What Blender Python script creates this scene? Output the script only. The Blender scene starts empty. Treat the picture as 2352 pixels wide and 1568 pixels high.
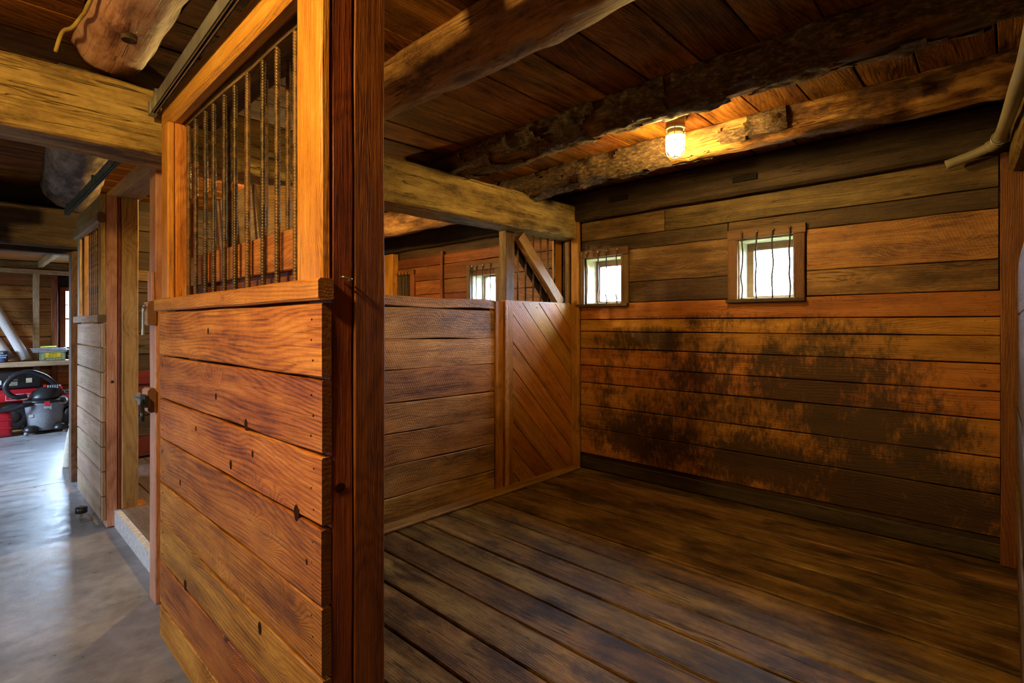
import bpy, math, random
from mathutils import Vector, Matrix, noise
random.seed(7)
S = bpy.context.scene
COL = S.collection

# ------------------------------------------------------------------ camera, world, exposure
F_PX, W_PX = 1198.0, 2352.0
YAW = math.atan(1134 / F_PX)
cd = bpy.data.cameras.new('camera'); cam = bpy.data.objects.new('camera', cd); COL.objects.link(cam)
cam.location = (0, 0, 1.4); cam.rotation_euler = (math.radians(90), 0, YAW)
cd.sensor_width = 36; cd.lens = 36 * F_PX / W_PX; cd.shift_y = -38 / W_PX
cd.clip_start = 0.02; cd.clip_end = 200
S.camera = cam
S.view_settings.view_transform = 'Standard'; S.view_settings.look = 'None'
S.view_settings.gamma = 1; S.view_settings.use_curve_mapping = False
S.view_settings.exposure = 0.0
SKY = 235.0
JAR_STALL, JAR_AISLE, JAR_NEXT = 430.0, 1200.0, 1300.0
wd = bpy.data.worlds.new('sky'); S.world = wd; wd.use_nodes = True
bg = wd.node_tree.nodes['Background']; bg.inputs[0].default_value = (0.56, 0.74, 1.0, 1)
# overcast sky: the zenith is three times as bright as the horizon
_n, _l = wd.node_tree.nodes, wd.node_tree.links
_tc = _n.new('ShaderNodeTexCoord'); _sp = _n.new('ShaderNodeSeparateXYZ'); _mr = _n.new('ShaderNodeMapRange')
_l.new(_tc.outputs['Generated'], _sp.inputs[0]); _l.new(_sp.outputs[2], _mr.inputs[0])
_mr.inputs[3].default_value = SKY / 3; _mr.inputs[4].default_value = SKY; _l.new(_mr.outputs[0], bg.inputs[1])
S.cycles.max_bounces = 8; S.cycles.diffuse_bounces = 5; S.cycles.glossy_bounces = 3
S.cycles.transmission_bounces = 6; S.cycles.transparent_max_bounces = 8
S.cycles.sample_clamp_indirect = 12; S.cycles.caustics_reflective = False; S.cycles.caustics_refractive = False
S.cycles.use_denoising = True

def portal(loc, rot, sx, sy):
    l = bpy.data.lights.new('window_portal', 'AREA'); l.shape = 'RECTANGLE'; l.size = sx; l.size_y = sy
    o = bpy.data.objects.new('window_portal', l); COL.objects.link(o)
    o.location = loc; o.rotation_euler = rot; l.cycles.is_portal = True
R90 = math.pi / 2
# area lights shine along local -Z
portal((-2.78, 4.52, 1.82), (-R90, 0, 0), .42, .47)
portal((-1.32, 4.52, 1.83), (-R90, 0, 0), .42, .47)
portal((-4.42, 4.52, 1.82), (-R90, 0, 0), .42, .47)
portal((-10.98, 1.45, 1.50), (0, -R90, 0), .98, .85)
portal((-4.2, -2.78, 1.5), (R90, 0, 0), .52, .54)
portal((-8.7, -2.78, 1.5), (R90, 0, 0), 1.3, .9)

# ------------------------------------------------------------------ materials
M = {}
def newmat(name):
    m = bpy.data.materials.new(name); m.use_nodes = True; M[name] = m
    return m, m.node_tree.nodes, m.node_tree.links, m.node_tree.nodes['Principled BSDF']

class NG:
    def __init__(s, nt): s.n = nt.nodes; s.l = nt.links
    def add(s, t, **k):
        x = s.n.new(t)
        for a, b in k.items(): setattr(x, a, b)
        return x
    def math(s, op, a, b=None, c=None, clamp=False):
        x = s.add('ShaderNodeMath', operation=op, use_clamp=clamp)
        for i, v in enumerate((a, b, c)):
            if v is None: continue
            if isinstance(v, (int, float)): x.inputs[i].default_value = v
            else: s.l.new(v, x.inputs[i])
        return x.outputs[0]
    def vmath(s, op, a, b):
        x = s.add('ShaderNodeVectorMath', operation=op)
        for i, v in enumerate((a, b)):
            if isinstance(v, tuple): x.inputs[i].default_value = v
            else: s.l.new(v, x.inputs[i])
        return x.outputs[0]
    def noise(s, vec, scale=1, detail=2, rough=.5):
        x = s.add('ShaderNodeTexNoise'); s.l.new(vec, x.inputs['Vector'])
        x.inputs['Scale'].default_value = scale; x.inputs['Detail'].default_value = detail; x.inputs['Roughness'].default_value = rough
        return x.outputs['Fac']
    def rng(s, v, a, b, c, d, smooth=False):
        x = s.add('ShaderNodeMapRange', interpolation_type='SMOOTHSTEP' if smooth else 'LINEAR')
        s.l.new(v, x.inputs[0])
        for i, q in enumerate((a, b, c, d)): x.inputs[i + 1].default_value = q
        return x.outputs[0]
    def ramp(s, v, stops):
        x = s.add('ShaderNodeValToRGB'); s.l.new(v, x.inputs[0]); e = x.color_ramp.elements
        while len(e) < len(stops): e.new(.5)
        for k, (p, c) in zip(e, stops): k.position = p; k.color = (*c, 1)
        return x.outputs[0]
    def mix(s, fac, a, b, mode='MIX'):
        x = s.add('ShaderNodeMix', data_type='RGBA', blend_type=mode)
        for i, v in ((0, fac), (6, a), (7, b)):
            if isinstance(v, (int, float)): x.inputs[i].default_value = v
            elif isinstance(v, tuple): x.inputs[i].default_value = (*v, 1)
            else: s.l.new(v, x.inputs[i])
        return x.outputs[2]

def wood(name, dark, mid, light, ring=60, warp=1.0, knots=1.0, fiber=.5, saw=0, rough=.55, bump=.5, tone=(.75, 1.2),
         blobs=None, grime=None, ringamt=.5, spec=.35, blotch=.35, hue=.012, crack=.4):
    m, n, l, p = newmat(name); g = NG(m.node_tree)
    tc = g.add('ShaderNodeTexCoord').outputs['Object']; rnd = g.add('ShaderNodeObjectInfo').outputs['Random']
    cx = g.add('ShaderNodeCombineXYZ')
    for i, k in enumerate((91., 53., 71.)): l.new(g.math('MULTIPLY', rnd, k), cx.inputs[i])
    P = g.vmath('ADD', tc, cx.outputs[0])
    w = g.noise(g.vmath('MULTIPLY', P, (.8, 2.4, 2.4)), 1, 1)
    v = g.add('ShaderNodeTexVoronoi'); l.new(g.vmath('MULTIPLY', P, (2.5, 3.6, 5.0)), v.inputs['Vector']); v.inputs['Scale'].default_value = 1
    d = v.outputs['Distance']
    sx = g.add('ShaderNodeSeparateXYZ'); l.new(P, sx.inputs[0])
    infl = g.rng(d, .0, .40, 1, 0, True)
    fw = g.noise(g.vmath('MULTIPLY', P, (3, 26, 26)), 1, 2)
    r = g.math('ADD', g.math('MULTIPLY', sx.outputs[2], ring), g.math('MULTIPLY', w, warp * 22))
    r = g.math('ADD', r, g.math('ADD', g.math('MULTIPLY', infl, 8 * knots), g.math('MULTIPLY', fw, 1.6)))
    gr = g.math('POWER', g.math('ADD', g.math('MULTIPLY', g.math('SINE', g.math('MULTIPLY', r, 6.283)), .5), .5), 1.8)
    fb = g.noise(g.vmath('MULTIPLY', P, (6, 150, 150)), 1, 3, .65)
    st = g.noise(g.vmath('MULTIPLY', P, (.9, 22, 22)), 1, 4, .6)
    bl = g.noise(g.vmath('MULTIPLY', P, (2.2, 6, 6)), 1, 5, .65)
    sp = g.noise(g.vmath('MULTIPLY', P, (40, 60, 60)), 1, 3, .7)
    val = g.math('SUBTRACT', g.math('MULTIPLY', fb, fiber), g.math('MULTIPLY', gr, ringamt * .35))
    val = g.math('ADD', val, g.math('MULTIPLY', g.math('SUBTRACT', bl, .5), blotch * 3.2))
    val = g.math('ADD', val, g.math('MULTIPLY', g.math('SUBTRACT', st, .5), .9))
    val = g.math('ADD', val, g.math('MULTIPLY', g.math('SUBTRACT', sp, .5), .35))
    val = g.math('ADD', val, ringamt * .13 + .5 - fiber * .5)
    c = g.ramp(val, [(.12, dark), (.5, mid), (.88, light)])
    ck = g.rng(g.math('ABSOLUTE', g.math('SUBTRACT', g.noise(g.vmath('MULTIPLY', P, (.55, 16, 16)), 1, 3, .6), .5)), .0, .012, 1, 0, True)
    ck = g.math('MULTIPLY', ck, g.rng(bl, .42, .6, 0, crack, True))
    c = g.mix(ck, c, tuple(q * .22 for q in dark))
    kn = g.math('ADD', d, g.math('MULTIPLY', g.math('SUBTRACT', bl, .5), .06))
    kd = g.math('MULTIPLY', g.rng(kn, .035, .06, 1, 0, True), min(1, knots * .9))
    kr = g.math('MULTIPLY', g.rng(kn, .08, .26, 1, 0, True), min(.4, knots * .35))
    c = g.mix(kr, c, tuple(q * 1.0 for q in dark))
    c = g.mix(kd, c, (dark[0] * .22, dark[1] * .16, dark[2] * .2))
    t = g.rng(rnd, 0, 1, tone[0], tone[1])
    hs = g.add('ShaderNodeHueSaturation'); l.new(c, hs.inputs['Color']); l.new(t, hs.inputs['Value'])
    fr = g.math('FRACT', g.math('MULTIPLY', rnd, 17.3))
    l.new(g.rng(fr, 0, 1, .5 - hue, .5 + hue), hs.inputs['Hue'])
    c = hs.outputs[0]
    if blobs or grime:
        pos = g.add('ShaderNodeNewGeometry').outputs['Position']
        ps = g.add('ShaderNodeSeparateXYZ'); l.new(pos, ps.inputs[0])
        if blobs:
            f = None
            for x0, z0, rx, rz, k in blobs:
                a = g.math('POWER', g.math('ABSOLUTE', g.math('DIVIDE', g.math('SUBTRACT', ps.outputs[0], x0), rx)), 2)
                b = g.math('POWER', g.math('ABSOLUTE', g.math('DIVIDE', g.math('SUBTRACT', ps.outputs[2], z0), rz)), 2)
                e = g.math('MULTIPLY', g.math('SUBTRACT', 1, g.math('ADD', a, b), clamp=True), k)
                f = e if f is None else g.math('MAXIMUM', f, e)
            s1 = g.noise(g.vmath('MULTIPLY', pos, (42, 1, 15)), 1, 5, .75)
            s2 = g.noise(g.vmath('MULTIPLY', pos, (5, 1, 4)), 1, 4, .65)
            q = g.math('ADD', g.math('MULTIPLY', f, .42), g.math('ADD', g.math('MULTIPLY', s1, .75), g.math('MULTIPLY', s2, .9)))
            mk = g.rng(q, .86, 1.22, 0, .9, True)
            mk = g.math('MULTIPLY', mk, g.rng(f, 0, .3, 0, 1, True))
            c = g.mix(mk, c, (.018, .008, .003))
        if grime:
            s3 = g.noise(g.vmath('MULTIPLY', pos, grime[0]), 1, 6, .7)
            c = g.mix(g.rng(s3, grime[1], grime[2], 0, grime[3], True), c, grime[4])
    nx = g.add('ShaderNodeSeparateXYZ'); l.new([q for q in n if q.type == 'TEX_COORD'][0].outputs['Normal'], nx.inputs[0])
    c = g.mix(g.rng(g.math('ABSOLUTE', nx.outputs[0]), .75, .9, 0, .78, True), c, tuple(q * .45 for q in dark))   # end grain soaks up oil and dirt
    l.new(c, p.inputs['Base Color'])
    l.new(g.rng(fb, .2, .8, rough - .12, rough + .14), p.inputs['Roughness'])
    p.inputs['Specular IOR Level'].default_value = spec
    h = g.math('ADD', g.math('MULTIPLY', fb, .7), g.math('MULTIPLY', gr, -.3 * ringamt))
    h = g.math('ADD', h, g.math('MULTIPLY', sp, .35))
    h = g.math('SUBTRACT', h, g.math('ADD', g.math('MULTIPLY', kd, .6), g.math('MULTIPLY', ck, 1.2)))
    if saw:
        sw = g.math('SINE', g.math('ADD', g.math('MULTIPLY', sx.outputs[0], 340.), g.math('ADD', g.math('MULTIPLY', sx.outputs[2], 150.), g.math('ADD', g.math('MULTIPLY', w, 14.), g.math('MULTIPLY', bl, 9.)))))
        h = g.math('ADD', h, g.math('MULTIPLY', g.math('MULTIPLY', g.math('POWER', g.math('ADD', g.math('MULTIPLY', sw, .5), .5), 4.0), sp), .42 * saw))
    b = g.add('ShaderNodeBump'); b.inputs['Strength'].default_value = bump; b.inputs['Distance'].default_value = .007
    l.new(h, b.inputs['Height']); l.new(b.outputs[0], p.inputs['Normal'])
    return m

def simple(name, col, rough=.5, metal=0, nscale=30, namt=.15, bump=0, spec=.4):
    m, n, l, p = newmat(name); g = NG(m.node_tree)
    tc = g.add('ShaderNodeTexCoord').outputs['Object']
    f = g.noise(tc, nscale, 3, .6)
    l.new(g.mix(1.0, col, g.ramp(f, [(.3, (1 - namt,) * 3), (.7, (1 + namt,) * 3)]), 'MULTIPLY'), p.inputs['Base Color'])
    p.inputs['Roughness'].default_value = rough; p.inputs['Metallic'].default_value = metal
    p.inputs['Specular IOR Level'].default_value = spec
    if bump:
        b = g.add('ShaderNodeBump'); b.inputs['Strength'].default_value = bump; b.inputs['Distance'].default_value = .01
        l.new(f, b.inputs['Height']); l.new(b.outputs[0], p.inputs['Normal'])
    return m

wood('door_wood', (.15, .040, .004), (.46, .168, .017), (.68, .31, .046), ring=70, knots=.8, fiber=.8, blotch=.5, rough=.42, saw=.15, tone=(.88, 1.12), ringamt=.6)
wood('frame_wood', (.27, .092, .012), (.55, .225, .034), (.74, .35, .075), ring=90, knots=.35, rough=.45, tone=(.9, 1.1))
wood('red_wood', (.10, .027, .008), (.21, .060, .016), (.32, .105, .030), ring=80, knots=.25, rough=.55, tone=(.9, 1.1))
wood('dark_red', (.10, .027, .007), (.22, .062, .014), (.33, .105, .027), ring=80, knots=.25, rough=.6, tone=(.95, 1.05))
wood('casing_wood', (.08, .036, .013), (.165, .080, .029), (.25, .13, .05), ring=80, knots=.25, rough=.55, tone=(.85, 1.1))
wood('saw_wood', (.14, .058, .011), (.42, .195, .038), (.62, .335, .090), ring=50, knots=.3, rough=.48, saw=1.0, bump=.55, tone=(.8, 1.15), spec=.45, blotch=.5)
wood('wall_wood', (.16, .050, .007), (.40, .155, .021), (.57, .25, .048), ring=70, knots=.7, rough=.5, tone=(.85, 1.12),
     blobs=[(-2.35, 1.26, .6, .16, 1.0), (-1.6, 1.42, .5, .12, .55), (-.9, 1.35, .6, .16, .5), (-1.0, .98, .85, .42, 1.0), (-.7, .74, .7, .42, 1.15), (-1.7, .85, .9, .55, .75),
            (-2.5, .85, .7, .55, .55), (-2.3, .40, .9, .34, .95), (-1.4, .33, .9, .30, 1.1), (-.5, .3, .85, .40, 1.3)])
wood('weathered', (.060, .033, .011), (.19, .108, .036), (.36, .225, .085), ring=60, knots=.5, rough=.62, tone=(.62, 1.2), saw=.3, blotch=.5, crack=.8)
wood('weathered_dark', (.030, .017, .008), (.085, .047, .021), (.17, .100, .048), ring=60, knots=.4, rough=.65, tone=(.7, 1.25), crack=.8)
wood('inner_wood', (.09, .024, .007), (.25, .078, .022), (.40, .145, .046), ring=60, knots=.7, rough=.55, tone=(.6, 1.2), crack=.8)
wood('floor_wood', (.045, .021, .005), (.215, .118, .027), (.40, .245, .072), ring=90, knots=.3, rough=.46, bump=.8, tone=(.8, 1.2), spec=.32, ringamt=.35, crack=1.0, blotch=.65,
     grime=((2.6, 4.2, 1), .47, .66, .82, (.030, .016, .006)))
wood('floor_rough', (.07, .045, .035), (.16, .115, .095), (.26, .20, .17), ring=60, knots=.2, rough=.7, bump=.8, tone=(.9, 1.1))
wood('ceiling_wood', (.050, .015, .002), (.215, .078, .010), (.40, .165, .028), ring=40, knots=1.1, rough=.8, spec=.1, tone=(.55, 1.15), blotch=.5)
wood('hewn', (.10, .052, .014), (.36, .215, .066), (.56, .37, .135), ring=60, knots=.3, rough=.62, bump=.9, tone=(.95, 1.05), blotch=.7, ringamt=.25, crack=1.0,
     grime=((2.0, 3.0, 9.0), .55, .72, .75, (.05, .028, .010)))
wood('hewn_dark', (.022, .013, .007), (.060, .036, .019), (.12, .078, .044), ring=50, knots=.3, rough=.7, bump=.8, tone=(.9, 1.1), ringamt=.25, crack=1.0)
wood('log_wood', (.10, .042, .012), (.36, .185, .058), (.58, .34, .125), ring=16, knots=.9, rough=.6, bump=.7, tone=(.9, 1.1), blotch=.9, ringamt=.25, crack=.9,
     grime=((2.6, 5, 5), .52, .68, .8, (.055, .026, .009)))
wood('log_red', (.06, .021, .005), (.29, .125, .031), (.54, .29, .085), ring=16, knots=1.1, rough=.6, bump=1.0, tone=(.95, 1.05), blotch=1.1, ringamt=.25, crack=1.0,
     grime=((3.2, 7, 7), .46, .62, .88, (.045, .018, .006)))
wood('log_dark', (.045, .019, .006), (.16, .068, .020), (.32, .15, .05), ring=16, knots=.9, rough=.65, bump=.8, tone=(.9, 1.1), blotch=.9, ringamt=.25, crack=.9,
     grime=((2.4, 4.5, 4.5), .52, .68, .85, (.024, .011, .004)))
wood('log_pink', (.18, .070, .032), (.50, .27, .145), (.68, .42, .26), ring=10, knots=.5, rough=.6, bump=.5, tone=(.95, 1.05), blotch=1.0, ringamt=.2, crack=.7,
     grime=((3.5, 5, 5), .52, .64, .7, (.12, .036, .012)))
wood('log_grey', (.09, .066, .046), (.25, .195, .145), (.42, .345, .275), ring=10, knots=.4, rough=.7, bump=.6, tone=(.95, 1.05), blotch=1.0, ringamt=.2)
wood('pale_wood', (.22, .135, .075), (.42, .28, .17), (.60, .43, .285), ring=70, knots=.5, rough=.55, tone=(.85, 1.1))
wood('pink_wood', (.30, .14, .075), (.53, .285, .165), (.70, .43, .28), ring=80, knots=.2, rough=.55, tone=(.95, 1.05))
wood('tan_wood', (.20, .10, .028), (.42, .24, .082), (.58, .365, .145), ring=70, knots=.4, rough=.55, tone=(.9, 1.1))
wood('room_wood', (.17, .058, .013), (.44, .19, .052), (.62, .32, .105), ring=40, knots=.8, rough=.6, tone=(.75, 1.15))
wood('red_painted', (.09, .012, .005), (.14, .018, .009), (.19, .029, .014), ring=40, knots=.1, rough=.6, tone=(.9, 1.1))
simple('reveal_paint', (.60, .56, .38), .8, nscale=14, namt=.3)
simple('black_gap', (.012, .009, .006), .9)
simple('log_end', (.50, .32, .22), .7, nscale=18, namt=.3)

def bark_mat():
    m, n, l, p = newmat('bark'); g = NG(m.node_tree)
    tc = g.add('ShaderNodeTexCoord').outputs['Object']
    f = g.noise(g.vmath('MULTIPLY', tc, (26, 60, 60)), 1, 5, .7)
    l.new(g.ramp(f, [(.32, (.03, .017, .008)), (.52, (.15, .088, .036)), (.72, (.40, .26, .12))]), p.inputs['Base Color'])
    p.inputs['Roughness'].default_value = .85
    b = g.add('ShaderNodeBump'); b.inputs['Strength'].default_value = 1; b.inputs['Distance'].default_value = .02
    l.new(f, b.inputs['Height']); l.new(b.outputs[0], p.inputs['Normal'])
bark_mat()

def concrete_mat():
    m, n, l, p = newmat('concrete'); g = NG(m.node_tree)
    pos = g.add('ShaderNodeNewGeometry').outputs['Position']
    a = g.noise(pos, 1.3, 5, .62); b = g.noise(pos, 14, 4, .7); c = g.noise(g.vmath('MULTIPLY', pos, (9, 3, 1)), 1, 4, .7)
    v = g.math('ADD', g.math('MULTIPLY', a, .5), g.math('ADD', g.math('MULTIPLY', b, .25), g.math('MULTIPLY', c, .25)))
    l.new(g.ramp(v, [(.36, (.085, .087, .095)), (.5, (.215, .218, .23)), (.64, (.37, .375, .39))]), p.inputs['Base Color'])
    l.new(g.rng(g.math('ADD', g.math('MULTIPLY', c, .6), g.math('MULTIPLY', b, .4)), .3, .7, .22, .55), p.inputs['Roughness'])
    p.inputs['Specular IOR Level'].default_value = .6
    bm = g.add('ShaderNodeBump'); bm.inputs['Strength'].default_value = .12; bm.inputs['Distance'].default_value = .01
    l.new(g.math('ADD', b, c), bm.inputs['Height']); l.new(bm.outputs[0], p.inputs['Normal'])
concrete_mat()
simple('lip_concrete', (.62, .60, .57), .8, nscale=25, namt=.25, bump=.4)

def rust_mat():
    m, n, l, p = newmat('rust_steel'); g = NG(m.node_tree)
    tc = g.add('ShaderNodeTexCoord').outputs['Object']; rnd = g.add('ShaderNodeObjectInfo').outputs['Random']
    f = g.math('ADD', g.noise(tc, 28, 4, .65), g.rng(rnd, 0, 1, -.14, .14))
    l.new(g.ramp(f, [(.35, (.04, .025, .011)), (.5, (.11, .058, .019)), (.66, (.21, .10, .026))]), p.inputs['Base Color'])
    l.new(g.rng(f, .35, .65, .35, .6), p.inputs['Roughness']); p.inputs['Metallic'].default_value = .25
rust_mat()
simple('nail_iron', (.02, .014, .01), .9, spec=.1)
simple('knot_wood', (.035, .010, .003), .85, nscale=120, namt=.5, spec=.1)
simple('dark_wire', (.035, .030, .026), .5, .4)
simple('galv', (.36, .38, .36), .42, .75, nscale=12, namt=.25)
simple('galv_green', (.20, .28, .24), .45, .6, nscale=9, namt=.4)
simple('chrome', (.55, .55, .56), .25, .95)
simple('black_plastic', (.018, .018, .020), .35)
simple('grey_plastic', (.215, .225, .245), .38)
simple('silver_plastic', (.40, .42, .44), .35, .2)
simple('red_plastic', (.42, .012, .022), .32)
simple('bright_red', (.62, .02, .03), .4)
simple('pvc', (.31, .27, .18), .45, nscale=8, namt=.12)
simple('yellow_cable', (.55, .40, .10), .5)
simple('label_white', (.72, .72, .70), .5)
simple('label_tan', (.50, .44, .30), .5)
simple('print_black', (.02, .02, .02), .5)
simple('can_blue', (.018, .075, .20), .35)
simple('can_lid', (.03, .16, .36), .4)
simple('can_gold', (.55, .34, .08), .4)
simple('can_red', (.28, .03, .05), .4)
simple('box_green', (.13, .17, .075), .6)
simple('box_yellow', (.70, .50, .02), .55)
simple('box_cream', (.55, .55, .35), .6)
simple('yellow_paper', (.70, .66, .10), .6)
simple('mat_beige', (.50, .42, .34), .85, nscale=60, namt=.2, bump=.3)
simple('mat_grey', (.52, .49, .47), .8, nscale=90, namt=.25, bump=.3)
simple('pane_stack', (.45, .58, .60), .12, spec=.7)
simple('canvas', (.52, .47, .38), .85, nscale=20)
simple('grass', (.022, .034, .012), .9, nscale=2, namt=.3)
simple('leaf', (.07, .13, .05), .7, nscale=2, namt=.4)
simple('trunk', (.10, .07, .05), .9, nscale=10, namt=.3, bump=.5)
def glass_mat():
    m, n, l, p = newmat('glass'); g = NG(m.node_tree)
    for x in list(n):
        if x.type != 'OUTPUT_MATERIAL': n.remove(x)
    t = g.add('ShaderNodeBsdfTransparent'); t.inputs[0].default_value = (.93, .95, .96, 1)
    s = g.add('ShaderNodeBsdfGlossy'); s.inputs['Roughness'].default_value = .03
    f = g.add('ShaderNodeLayerWeight'); f.inputs[0].default_value = .5
    x = g.add('ShaderNodeMixShader'); l.new(g.rng(f.outputs['Facing'], .4, 1, .03, .35), x.inputs[0]); l.new(t.outputs[0], x.inputs[1]); l.new(s.outputs[0], x.inputs[2])
    l.new(x.outputs[0], [q for q in n if q.type == 'OUTPUT_MATERIAL'][0].inputs[0])
glass_mat()
def jar_mat(name, col, st):
    m, n, l, p = newmat(name)
    p.inputs['Base Color'].default_value = (.8, .75, .6, 1); p.inputs['Emission Color'].default_value = (*col, 1)
    p.inputs['Emission Strength'].default_value = st; p.inputs['Roughness'].default_value = .2
WARM = (1.0, .64, .19)
jar_mat('lit_jar_stall', WARM, JAR_STALL); jar_mat('lit_jar_aisle', WARM, JAR_AISLE); jar_mat('lit_jar_next', WARM, JAR_NEXT)
simple('jar_neck', (.55, .50, .25), .2)

# ------------------------------------------------------------------ object helpers
WM = {}
def link(name, me, mat, parent=None, mw=None, kind=None):
    o = bpy.data.objects.new(name, me); COL.objects.link(o)
    if mat is not None and me is not None and len(me.materials) == 0: me.materials.append(M[mat])
    mw = mw or Matrix.Identity(4)
    WM[o.name] = mw
    if parent is not None:
        o.parent = parent; o.matrix_basis = WM[parent.name].inverted() @ mw
    else: o.matrix_basis = mw
    if kind: o['kind'] = kind
    return o
def tag(o, label, cat, group=None, kind=None):
    o['label'] = label; o['category'] = cat
    if group: o['group'] = group
    if kind: o['kind'] = kind
    return o
def thing(name, loc, label, cat, group=None, kind=None):
    return tag(link(name, None, None, None, Matrix.Translation(loc)), label, cat, group, kind)
def mesh(name, vs, fs, smooth=False):
    me = bpy.data.meshes.new(name); me.from_pydata([tuple(v) for v in vs], [], fs); me.update()
    if smooth: me.polygons.foreach_set('use_smooth', [True] * len(me.polygons))
    return me
def frame(c, xd, zd):
    x = Vector(xd).normalized(); z = Vector(zd); z = (z - x * z.dot(x)).normalized(); y = z.cross(x)
    m = Matrix((x, y, z)).transposed().to_4x4(); m.translation = Vector(c); return m
def wig(k, n, amp):
    ph = [(random.uniform(.5, 3), random.uniform(0, 6.3)) for _ in range(3)]
    return [amp * sum(math.sin(f * 6.28 * i / max(1, n) + q) for f, q in ph) / 2 for i in range(n + 1)]
def plank_mesh(L, Wd, T, wob=.002, ch=.004, n=None, skew=(0, 0)):
    """local X length, Y thickness, Z width; wavy sawn edges, chamfered corners; skew tilts both long edges"""
    n = n or max(2, min(14, int(L / .25)))
    a, b, t = wig(0, n, wob), wig(1, n, wob), wig(2, n, wob * .5)
    ch = min(ch, T * .3, Wd * .3); vs = []
    for i in range(n + 1):
        s = i / n; x = -L / 2 + L * s
        zl = -Wd / 2 + a[i] + skew[0] * (s - .5); zh = Wd / 2 + b[i] + skew[1] * (s - .5); y0, y1 = -T / 2 + t[i], T / 2 + t[i]
        for y, z in ((y0, zl + ch), (y0 + ch, zl), (y1 - ch, zl), (y1, zl + ch), (y1, zh - ch), (y1 - ch, zh), (y0 + ch, zh), (y0, zh - ch)):
            vs.append((x, y, z))
    fs = []
    for i in range(n):
        for j in range(8):
            k = (j + 1) % 8
            fs.append((i * 8 + j, (i + 1) * 8 + j, (i + 1) * 8 + k, i * 8 + k))
    fs.append(tuple(range(8))); fs.append(tuple(range((n + 1) * 8 - 1, n * 8 - 1, -1)))
    return mesh('plank', vs, fs)
def plank(name, x, y, z, mat, parent=None, ax=None, wob=.002, ch=.004, wd=None, skew=(0, 0), n=None):
    """axis-aligned piece given by ranges; ax = length axis, wd = width axis"""
    d = [x[1] - x[0], y[1] - y[0], z[1] - z[0]]; c = ((x[0] + x[1]) / 2, (y[0] + y[1]) / 2, (z[0] + z[1]) / 2)
    if ax is None: ax = max(range(3), key=lambda i: d[i])
    rest = [i for i in range(3) if i != ax]
    if wd is None: wd = max(rest, key=lambda i: d[i])
    tk = [i for i in rest if i != wd][0]
    e = [(1, 0, 0), (0, 1, 0), (0, 0, 1)]
    return link(name, plank_mesh(d[ax], d[wd], d[tk], wob, ch, n, skew), mat, parent, frame(c, e[ax], e[wd]))
def bar_between(name, p0, p1, wdir, Wd, T, mat, parent=None, wob=.002, ch=.004):
    p0, p1 = Vector(p0), Vector(p1)
    return link(name, plank_mesh((p1 - p0).length, Wd, T, wob, ch), mat, parent, frame((p0 + p1) / 2, p1 - p0, wdir))
def boxes_mesh(name, bs):
    vs, fs = [], []
    for x0, x1, y0, y1, z0, z1 in bs:
        k = len(vs)
        vs += [(x0, y0, z0), (x1, y0, z0), (x1, y1, z0), (x0, y1, z0), (x0, y0, z1), (x1, y0, z1), (x1, y1, z1), (x0, y1, z1)]
        fs += [tuple(k + i for i in f) for f in ((0, 3, 2, 1), (4, 5, 6, 7), (0, 1, 5, 4), (1, 2, 6, 5), (2, 3, 7, 6), (3, 0, 4, 7))]
    return mesh(name, vs, fs)
def sweep(pts, rad, nseg=12, closed_ends=True, smooth=True):
    """tube through points; rad number or list"""
    pts = [Vector(p) for p in pts]; vs, fs = [], []
    up = Vector((0, 0, 1)); prev = None
    for i, p in enumerate(pts):
        t = (pts[min(i + 1, len(pts) - 1)] - pts[max(i - 1, 0)]).normalized()
        if prev is None:
            s = t.cross(up)
            if s.length < .05: s = t.cross(Vector((1, 0, 0)))
            s.normalize()
        else: s = (prev - t * prev.dot(t)).normalized()
        prev = s; u = s.cross(t); r = rad[i] if isinstance(rad, (list, tuple)) else rad
        for j in range(nseg):
            a = 6.28318 * j / nseg; vs.append(p + s * math.cos(a) * r + u * math.sin(a) * r)
    for i in range(len(pts) - 1):
        for j in range(nseg):
            k = (j + 1) % nseg
            fs.append((i * nseg + j, i * nseg + k, (i + 1) * nseg + k, (i + 1) * nseg + j))
    if closed_ends:
        fs.append(tuple(range(nseg - 1, -1, -1))); fs.append(tuple((len(pts) - 1) * nseg + j for j in range(nseg)))
    return mesh('tube', vs, fs, smooth)
def lathe(prof, n=24, smooth=True):
    vs, fs = [], []
    for r, z in prof:
        for j in range(n):
            a = 6.28318 * j / n; vs.append((r * math.cos(a), r * math.sin(a), z))
    for i in range(len(prof) - 1):
        for j in range(n):
            k = (j + 1) % n
            fs.append((i * n + j, i * n + k, (i + 1) * n + k, (i + 1) * n + j))
    fs.append(tuple(range(n - 1, -1, -1))); fs.append(tuple((len(prof) - 1) * n + j for j in range(n)))
    return mesh('lathe', vs, fs, smooth)
def spline(pts, m=8):
    P = [Vector(p) for p in pts]; P = [P[0]] + P + [P[-1]]; out = []
    for i in range(1, len(P) - 2):
        a, b, c, d = P[i - 1:i + 3]
        for k in range(m):
            t = k / m
            out.append(.5 * ((2 * b) + (c - a) * t + (2 * a - 5 * b + 4 * c - d) * t * t + (3 * b - a - 3 * c + d) * t ** 3))
    out.append(P[-2]); return out
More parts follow.
